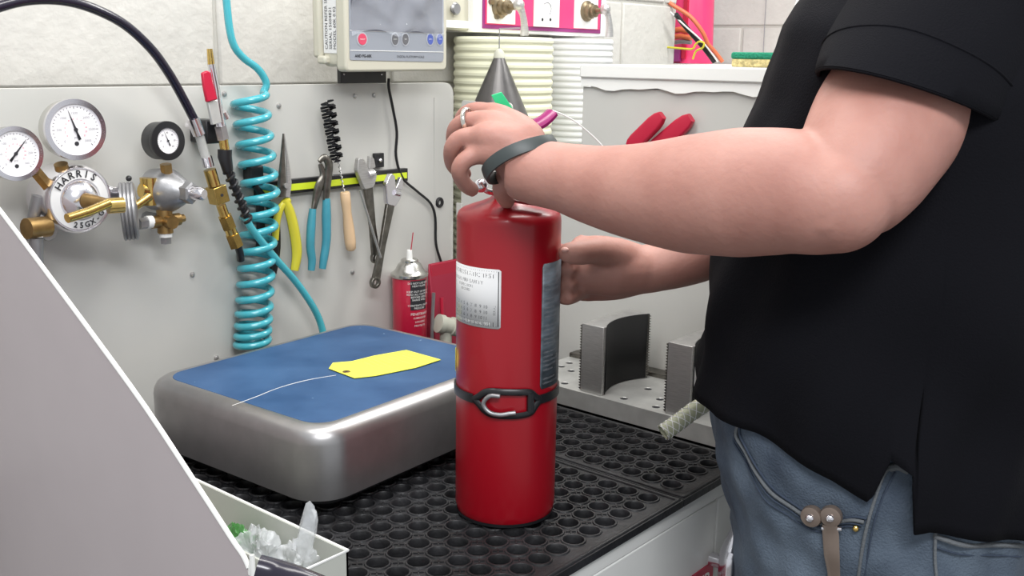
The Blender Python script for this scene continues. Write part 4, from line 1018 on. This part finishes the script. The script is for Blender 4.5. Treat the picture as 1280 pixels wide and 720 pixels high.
# head looking down at the hands
hc=nk+FD*.050+V((0,0,.835)); 
hd=(V((0,0,.46))-hc); hd=(FD*.86+V((0,0,-.34))+V((-.05,0,0))).normalized(); hl=V((0,0,1)).cross(hd).normalized(); hu=hd.cross(hl).normalized()
HT=M4((hd,hl,hu)).transposed().to_4x4(); HT.translation=hc
hr=[]
for z,fx,bx,wy in((-.125,.045,.0,.025),(-.115,.078,.03,.042),(-.09,.092,.06,.058),(-.06,.094,.080,.066),(-.03,.090,.09,.071),(0,.090,.098,.075),(.03,.093,.102,.077),(.06,.090,.100,.074),(.09,.074,.086,.062),(.11,.05,.06,.042),(.12,.02,.03,.02)):
    hr.append([HT@V(((fx if cos(a)>0 else bx)*cos(a),wy*sin(a),z)) for a in [2*pi*j/32 for j in range(32)]])
body.loft(hr)
body.tube([HT@V((.088,0,.012)),HT@V((.104,0,-.015)),HT@V((.118,0,-.035)),HT@V((.100,0,-.044))],[.008,.011,.014,.011],12,smooth=3)
for s in(-1,1):
    body.tube([HT@V((.004,s*.074,.022)),HT@V((-.010,s*.086,.014)),HT@V((-.010,s*.086,-.01)),HT@V((.002,s*.076,-.032))],[.008,.010,.009,.006],10,smooth=3,flat=.7)
# ---- arms, given as points in space with radii
def A(px,py,d,r): return (P(px,py,d),r*d/FL)
def limb(lst,n=24,smooth=6,flat=None,up=None):
    body.tube([q[0] for q in lst],[q[1] for q in lst],n,smooth=smooth,flat=flat,up=up)
    if lst[-1][1]<.016: body.ball(lst[-1][0],lst[-1][1]*.99,8)
SHL=V((OX,OY,.595))+LD*.135+FD*-.03
elbL=P(1058,246,.945)
limb([(SHL,.078),A(1172,45,1.05,95),A(1140,105,1.01,96),A(1104,161,.98,93),A(1076,210,.955,84),A(1052,246,.94,70)],n=56)
body.ball(P(1046,248,.938),.0500,24); body.tube([P(1030,268,.91),P(1050,292,.925),P(1052,296,.95)],[.016,.0165,.016],16)
limb([A(1060,243,.938,66),A(1030,247,.945,72),A(985,240,.965,79),A(925,241,.995,81),A(860,243,1.03,74),A(800,240,1.065,61),A(750,233,1.095,51),A(705,222,1.12,43),A(672,216,1.13,41),A(645,210,1.14,37)],n=56)
# palm: overlapping metacarpal volumes
W=A(656,204,1.145,36)
for lst in ([W,A(650,175,1.15,32),A(630,150,1.165,18),A(612,139,1.18,12)],
            [W,A(640,178,1.145,30),A(618,158,1.15,20),A(600,150,1.155,13.5)],
            [W,A(638,182,1.14,30),A(612,172,1.135,22),A(595,170,1.14,13.5)],
            [W,A(640,195,1.14,30),A(615,190,1.135,20),A(597,192,1.14,13)]): limb(lst,16,4)
fing=[[A(614,140,1.18,12),A(590,138,1.195,10.5),A(577,148,1.215,10),A(578,164,1.235,9.5),A(590,174,1.24,9)],
      [A(602,151,1.155,13),A(582,151,1.16,11),A(569,162,1.175,11),A(568,182,1.20,10.5),A(580,194,1.215,10)],
      [A(597,170,1.14,13),A(576,172,1.14,11.5),A(565,186,1.15,11.5),A(567,206,1.175,11),A(580,217,1.19,10.5)],
      [A(599,192,1.14,13),A(581,200,1.135,11.5),A(574,213,1.14,11.5),A(580,229,1.16,10.5),A(590,237,1.18,10)]]
for f_ in fing: limb(f_,12,4)
limb([A(655,205,1.15,26),A(640,216,1.16,17),A(630,228,1.175,14.5),A(629,240,1.195,13.5),A(634,251,1.212,11)],14,4)
# right arm
SHR=V((OX,OY,.565))-LD*.165+FD*-.03
elbR=P(965,285,1.36)
limb([(SHR,.075),(SHR.lerp(elbR,.5)+V((0,0,-.02)),.062),(elbR,.055)])
limb([(elbR,.054),A(915,295,1.355,44),A(865,318,1.345,38),A(820,334,1.335,31),A(795,338,1.33,30)])
W2=A(800,337,1.33,31)
for lst in ([W2,A(770,322,1.325,26),A(745,312,1.325,19),A(727,308,1.335,12)],
            [W2,A(765,336,1.32,36),A(735,338,1.315,30),A(712,339,1.315,26)],
            [W2,A(765,347,1.335,29),A(735,348,1.34,24),A(716,350,1.35,14)],
            [W2,A(770,352,1.34,24),A(740,362,1.345,15),A(722,364,1.355,12)]): limb(lst,16,4)
for k,(zz,a0) in enumerate(((302,0),(322,0),(341,0),(358,0))):
    body_pts=[A(728,zz+3,1.335,13)]
    for a in(316,332,350,368,386):
        p=cyl(a-220+220,0,R+.0095); z=P(715,zz,1.34).z-.004; body_pts.append((V((p.x,p.y,z)),.0092))
    limb(body_pts,12,3)
limb([A(785,325,1.32,24),A(762,316,1.29,20),A(742,314,1.262,17),A(722,316,1.243,16),A(710,316,1.238,13.5)],14,4)
bo=body.build('body','skin',ps,origin=V((OX,OY,0)))
rm=bo.modifiers.new('r','REMESH'); rm.mode='VOXEL'; rm.voxel_size=.0027; rm.use_smooth_shade=True
sm=bo.modifiers.new('s','SMOOTH'); sm.factor=.5; sm.iterations=14
# nails
mb=MB(); mb.ball(P(706,312,1.2275),.0052,6,(.9,.9,.6)); mb.build('thumbnail','nail',ps)
# face details
for s in(-1,1):
    e=MB(); e.ball(HT@V((.079,s*.031,.018)),.0125,8); ey_=e.build('eye','eye',ps)
    e=MB(); e.ball(HT@V((.0895,s*.031,.016)),.0045,6); e.build('iris','ink',ey_)
    MB().tube([HT@V((.088,s*.014,.036)),HT@V((.093,s*.032,.042)),HT@V((.080,s*.050,.036))],.0035,8,smooth=3).build('eyebrow','hair',ps)
MB().tube([HT@V((.088,-.024,-.068)),HT@V((.098,0,-.066)),HT@V((.088,.024,-.068))],[.003,.006,.003],8,smooth=4).build('lips','lip',ps)
hh=MB(); hr=[]
for z,fx,bx,wy in((-.05,.0,.088,.070),(-.02,.01,.100,.078),(.02,.02,.110,.083),(.05,.085,.112,.084),(.08,.092,.104,.078),(.105,.072,.084,.060),(.125,.035,.045,.033),(.132,.01,.015,.01)):
    hr.append([HT@V(((fx if cos(a)>0 else bx)*cos(a),wy*sin(a),z)) for a in [2*pi*j/32 for j in range(32)]])
hh.loft(hr); hh.build('hair','hair',ps)
# jeans: hips and legs
jm=MB(); jz=[-.12+.015*i for i in range(23)]; NTJ=96
def surfJ(th,z,off=.004):
    p=surf(th,z,off); k=.0022*sin(z*95+th*5)+.0018*sin(z*50-th*11+1)+.0015*sin(th*23+z*30); d=(p-V((OX,OY,z))).normalized(); return p+d*k*min(1,max(0,(.26-z)/.1))
jm.loft([[surfJ(2*pi*j/NTJ,z) for j in range(NTJ)] for z in jz],flip=True)
for s in(-1,1):
    hp=V((OX,OY,-.10))+LD*s*.088
    kn=hp+LD*s*.02+FD*.02; kn.z=-.44; an=hp+LD*s*.04; an.z=-.80
    jm.tube([hp+V((0,0,.06)),hp+V((0,0,-.08)),hp.lerp(kn,.6),kn,kn.lerp(an,.4),an],[.095,.098,.083,.066,.062,.055],28,smooth=4)
    sh_=MB(); an2=V((an.x,an.y,FLOOR)); 
    sh_.loft([[an2+FD*(fx)+LD*wy*cos(a)+V((0,0,hz*(.5+.5*sin(a)) if 1 else 0)) for a in [2*pi*j/20 for j in range(20)]] for fx,wy,hz in((-.10,.02,.05),(-.08,.036,.085),(-.02,.040,.10),(.05,.045,.075),(.12,.050,.055),(.16,.045,.045),(.185,.02,.03))])
    sh_.build('shoe','blackmatte',ps)
jo=jm.build('jeans','denim',ps,origin=V((OX,OY,0)))
rm=jo.modifiers.new('r','REMESH'); rm.mode='VOXEL'; rm.voxel_size=.004; rm.use_smooth_shade=True
sm=jo.modifiers.new('s','SMOOTH'); sm.factor=.5; sm.iterations=4
def onJ(pxs,off=.0055,sm_=5):
    pts=[]
    for x,y in pxs:
        th,z,_=hit(x,y,.004); pts.append(surfJ(th,z,off))
    return catmull(pts,[1]*len(pts),sm_)[0]
def seam(pxs,r,m,name,off=.0055,flat=None): return MB().tube(onJ(pxs,off),r,8,flat=flat).build(name,m,ps)
pk=[(925,532),(924,545),(932,565),(945,590),(965,615),(990,635),(1015,650),(1035,655),(1052,651),(1066,648),(1080,650)]
seam(pk,.0020,'denimw','pocket_edge',.0058)
seam([(x-4,y+9) for x,y in pk],.0011,'denimd','pocket_stitching',.0055)
seam([(x-2,y+4) for x,y in pk],.0008,'denimd','pocket_stitching',.0063)
seam([(1125,578),(1108,590),(1096,615),(1085,650),(1078,685),(1072,730)],.0017,'denimw','side_seam',.0055)
seam([(1119,590),(1104,618),(1093,650),(1086,685),(1080,730)],.0010,'denimd','side_stitching',.0055)
seam([(1169,730),(1168,700),(1168,665),(1172,655)],.0016,'denimw','back_pocket_edge',.006)
seam([(1166,668),(1200,678),(1240,680),(1272,680)],.0026,'denimw','back_pocket_hem',.006)
seam([(1166,682),(1200,692),(1240,694),(1272,694)],.0011,'denimd','back_pocket_stitching',.006)
# darker denim line just above the pocket edge
seam([(x+3,y-4) for x,y in pk],.0014,'denimd','pocket_inner_seam',.005)
mb=MB(); th,z,_=hit(1070,659,.004); mb.ball(surfJ(th,z,.006),.0035,6); mb.build('rivet','brass',ps)
seam([(1112,584),(1122,582),(1134,586)],.004,'denimw','belt_loop',.007)
# shirt
hem=[]
for x,y in((893,513),(915,527),(940,541),(993,573),(1040,601),(1084,626),(1090,620),(1112,570),(1137,588),(1140,664),(1160,663),(1195,671),(1275,672)):
    th,z,_=hit(x,y,.013); hem.append((th,z))
hem.sort()
def hemz(th):
    if th<=hem[0][0]: return hem[0][1]
    for i in range(len(hem)-1):
        if hem[i][0]<=th<=hem[i+1][0]:
            return hem[i][1]+(hem[i+1][1]-hem[i][1])*(th-hem[i][0])/max(1e-6,hem[i+1][0]-hem[i][0])
    return hem[-1][1]
ths=sorted(set([round(-pi+2*pi*j/180,4) for j in range(180)]+[round(h_[0],4) for h_ in hem]+[round(h_[0]+.004,4) for h_ in hem]))
shm=MB(); rows_=44; rr=[]
def fold(th,z):
    u=th*1.0; low=max(0,1-(z-.1)/.45)
    return (.0045*sin(7*u+z*16)+.0035*sin(13*u-z*22+1)+.004*sin(z*38+u*4))*(.35+low)
ztop_=.672
for i in range(rows_+1):
    v=i/rows_; row=[]
    for th in ths:
        z0=hemz(th); z=z0+(ztop_-z0)*v
        p=surf(th,z,.013); d=(p-V((OX,OY,z))); d.z=0; d.normalize()
        fl=1.0
        row.append(p+d*(fold(th,z)*(1-v**6)+.004*max(0,1-v*8)))
    rr.append(row)
shm.loft(rr,cap=False,flip=True)
# sleeves
hL,hR=P(1019,87,.985),P(1256,166,1.015); hC=(hL+hR)/2; hU=(hR-hL)/2
ctr=[(SHL-LD*.08+V((0,0,.01)),.085),(SHL,.095),(P(1176,38,1.055),.100),(P(1160,72,1.03),.099)]
cp_,cr2=catmull([q[0] for q in ctr],[q[1] for q in ctr],5)
T3=(hC-ctr[2][0]).normalized(); rings=[]
def mkring(c,t,r,uref,k=0.):
    u=(uref-t*uref.dot(t)).normalized(); v=t.cross(u); return [c+(u*cos(2*pi*j/72)+v*sin(2*pi*j/72))*r*(1+k*.018*sin(3*2*pi*j/72+1)+k*.012*sin(7*2*pi*j/72)) for j in range(72)]
for i,c in enumerate(cp_):
    t=(cp_[min(i+1,len(cp_)-1)]-cp_[max(i-1,0)]).normalized(); rings.append(mkring(c,t,cr2[i],hU,min(1,i/8)))
tH=T3; hem_r=[]
vH=tH.cross((hU-tH*hU.dot(tH)).normalized()); vw=ray(1134,123).normalized(); vw=vw if vw.dot(vH)>0 else -vw
vH=(vH*.22+vw).normalized()
for j in range(72):
    a_=2*pi*j/72; hem_r.append(hC+hU*cos(a_)*.99+vH*(.112*sin(a_))*(1+.015*sin(3*a_)))
for k in range(1,9):
    t=k/8; rings.append([p.lerp(q,t)+(p.lerp(q,t)-hC.lerp(cp_[-1],1-t)).normalized()*(.003*sin(pi*t)) for p,q in zip(rings[len(cp_)-1],hem_r)])
rings.append([p+tH*.001-(p-hC).normalized()*.002 for p in hem_r])
shm.loft(rings,cap=False)
# right sleeve
sr=[(SHR+V((0,0,.02))+LD*.03,.092),(SHR,.092),(SHR.lerp(elbR,.35),.085),(SHR.lerp(elbR,.6),.080)]
pp,r2_=catmull([q[0] for q in sr],[q[1] for q in sr],5)
shm.tube(pp,r2_,32,cap=False)
so=shm.build('shirt','shirt',ps,origin=V((OX,OY,0)),ang=80); q=so.modifiers.new('s','SOLIDIFY'); q.thickness=.003; q.offset=0
cs_=sum((V(q) for q in rings[-5]),V())/72; hs=[q+(q-cs_).normalized()*.0016 for q in rings[-5]]; MB().tube(list(hs)+[hs[0]],.0013,6).build('sleeve_seam','shirt',ps)
hs=rings[-1]; MB().tube(list(hs)+[hs[0]],.0024,8).build('sleeve_hem','shirt',ps)
# collar
MB().tube([nk+V((0,0,.655))+FD*.078*cos(a)+LD*.080*sin(a)+V((0,0,-.012*cos(a))) for a in [2*pi*j/24 for j in range(25)]],.012,8,flat=2.0).build('collar','shirt',ps)
# wristband and ring
def loop(c,n,maj,ra_,rb2,rt,flat,steps=48):
    n=V(n).normalized(); u=V(maj); u=(u-n*u.dot(n)).normalized(); v=n.cross(u)
    return MB().tube([c+u*(ra_*cos(2*pi*j/steps))+v*(rb2*sin(2*pi*j/steps)) for j in range(steps+1)],rt,10,flat=flat)
wc_=P(650,198,1.14); e1=P(694,178,1.15)-P(604,217,1.13); axn=(P(632,165,1.15)-P(668,235,1.14)).normalized()
u_=(e1-axn*e1.dot(axn)).normalized(); v_=axn.cross(u_); br_=[]
for j in range(56):
    a_=2*pi*j/56; rd=u_*(.0435*cos(a_))+v_*(.0395*sin(a_)); rn=rd.normalized(); cc=wc_+rd+axn*(.002*sin(2*a_))
    br_.append([cc+axn*x+rn*y for x,y in((-.0075,-.0016),(-.0068,.0006),(0,.0016),(.0068,.0006),(.0075,-.0016))])
mb=MB(); mb.loft(br_+[br_[0]],cap=False); mb.build('wristband','band',ps,label='dark grey rubber wristband')
rc=P(586,151,1.159); loop(rc,P(570,158,1.17)-P(602,151,1.155),UPV,.0138,.0138,.0016,1.6,28).build('finger_ring','silver',ps,label='silver ring')
# multitool in pocket
def onJp(x,y,off): th,z,_=hit(x,y,.004); return surfJ(th,z,off)
mt=thing('multitool',onJp(1030,650,.01),'brown-grey folding multitool clipped on the front jeans pocket','multitool')
for x in(1018,1041):
    c=onJp(x,642,.012); n_=(onJp(x,642,.02)-c).normalized()
    MB().lathe([(.0105,-.004),(.0115,.0),(.0105,.005),(.008,.006)],frame(c,n_),20).build('pivot_plate','leather',mt)
    q=c+n_*.006; mb=MB(); mb.ball(q,.0045,8,(1,1,1)); mb.build('pivot_screw','chrome',mt)
ca_=[onJp(x,y,o_) for x,y,o_ in((1040,652,.016),(1041,664,.013),(1043,690,.010),(1045,712,.010),(1046,740,.010))]
MB().tube(ca_,[.0075,.0085,.0080,.0065,.0065],10,smooth=3,flat=.3,up=n_.cross(V((0,0,1)))).build('belt_clip','leather',mt)
MB().tube([onJp(1030,657,.013),onJp(1054,657,.013)],.0022,8).build('clip_bar','chrome',mt)
for o in bpy.data.objects:
    if '_o' in o: del o['_o']
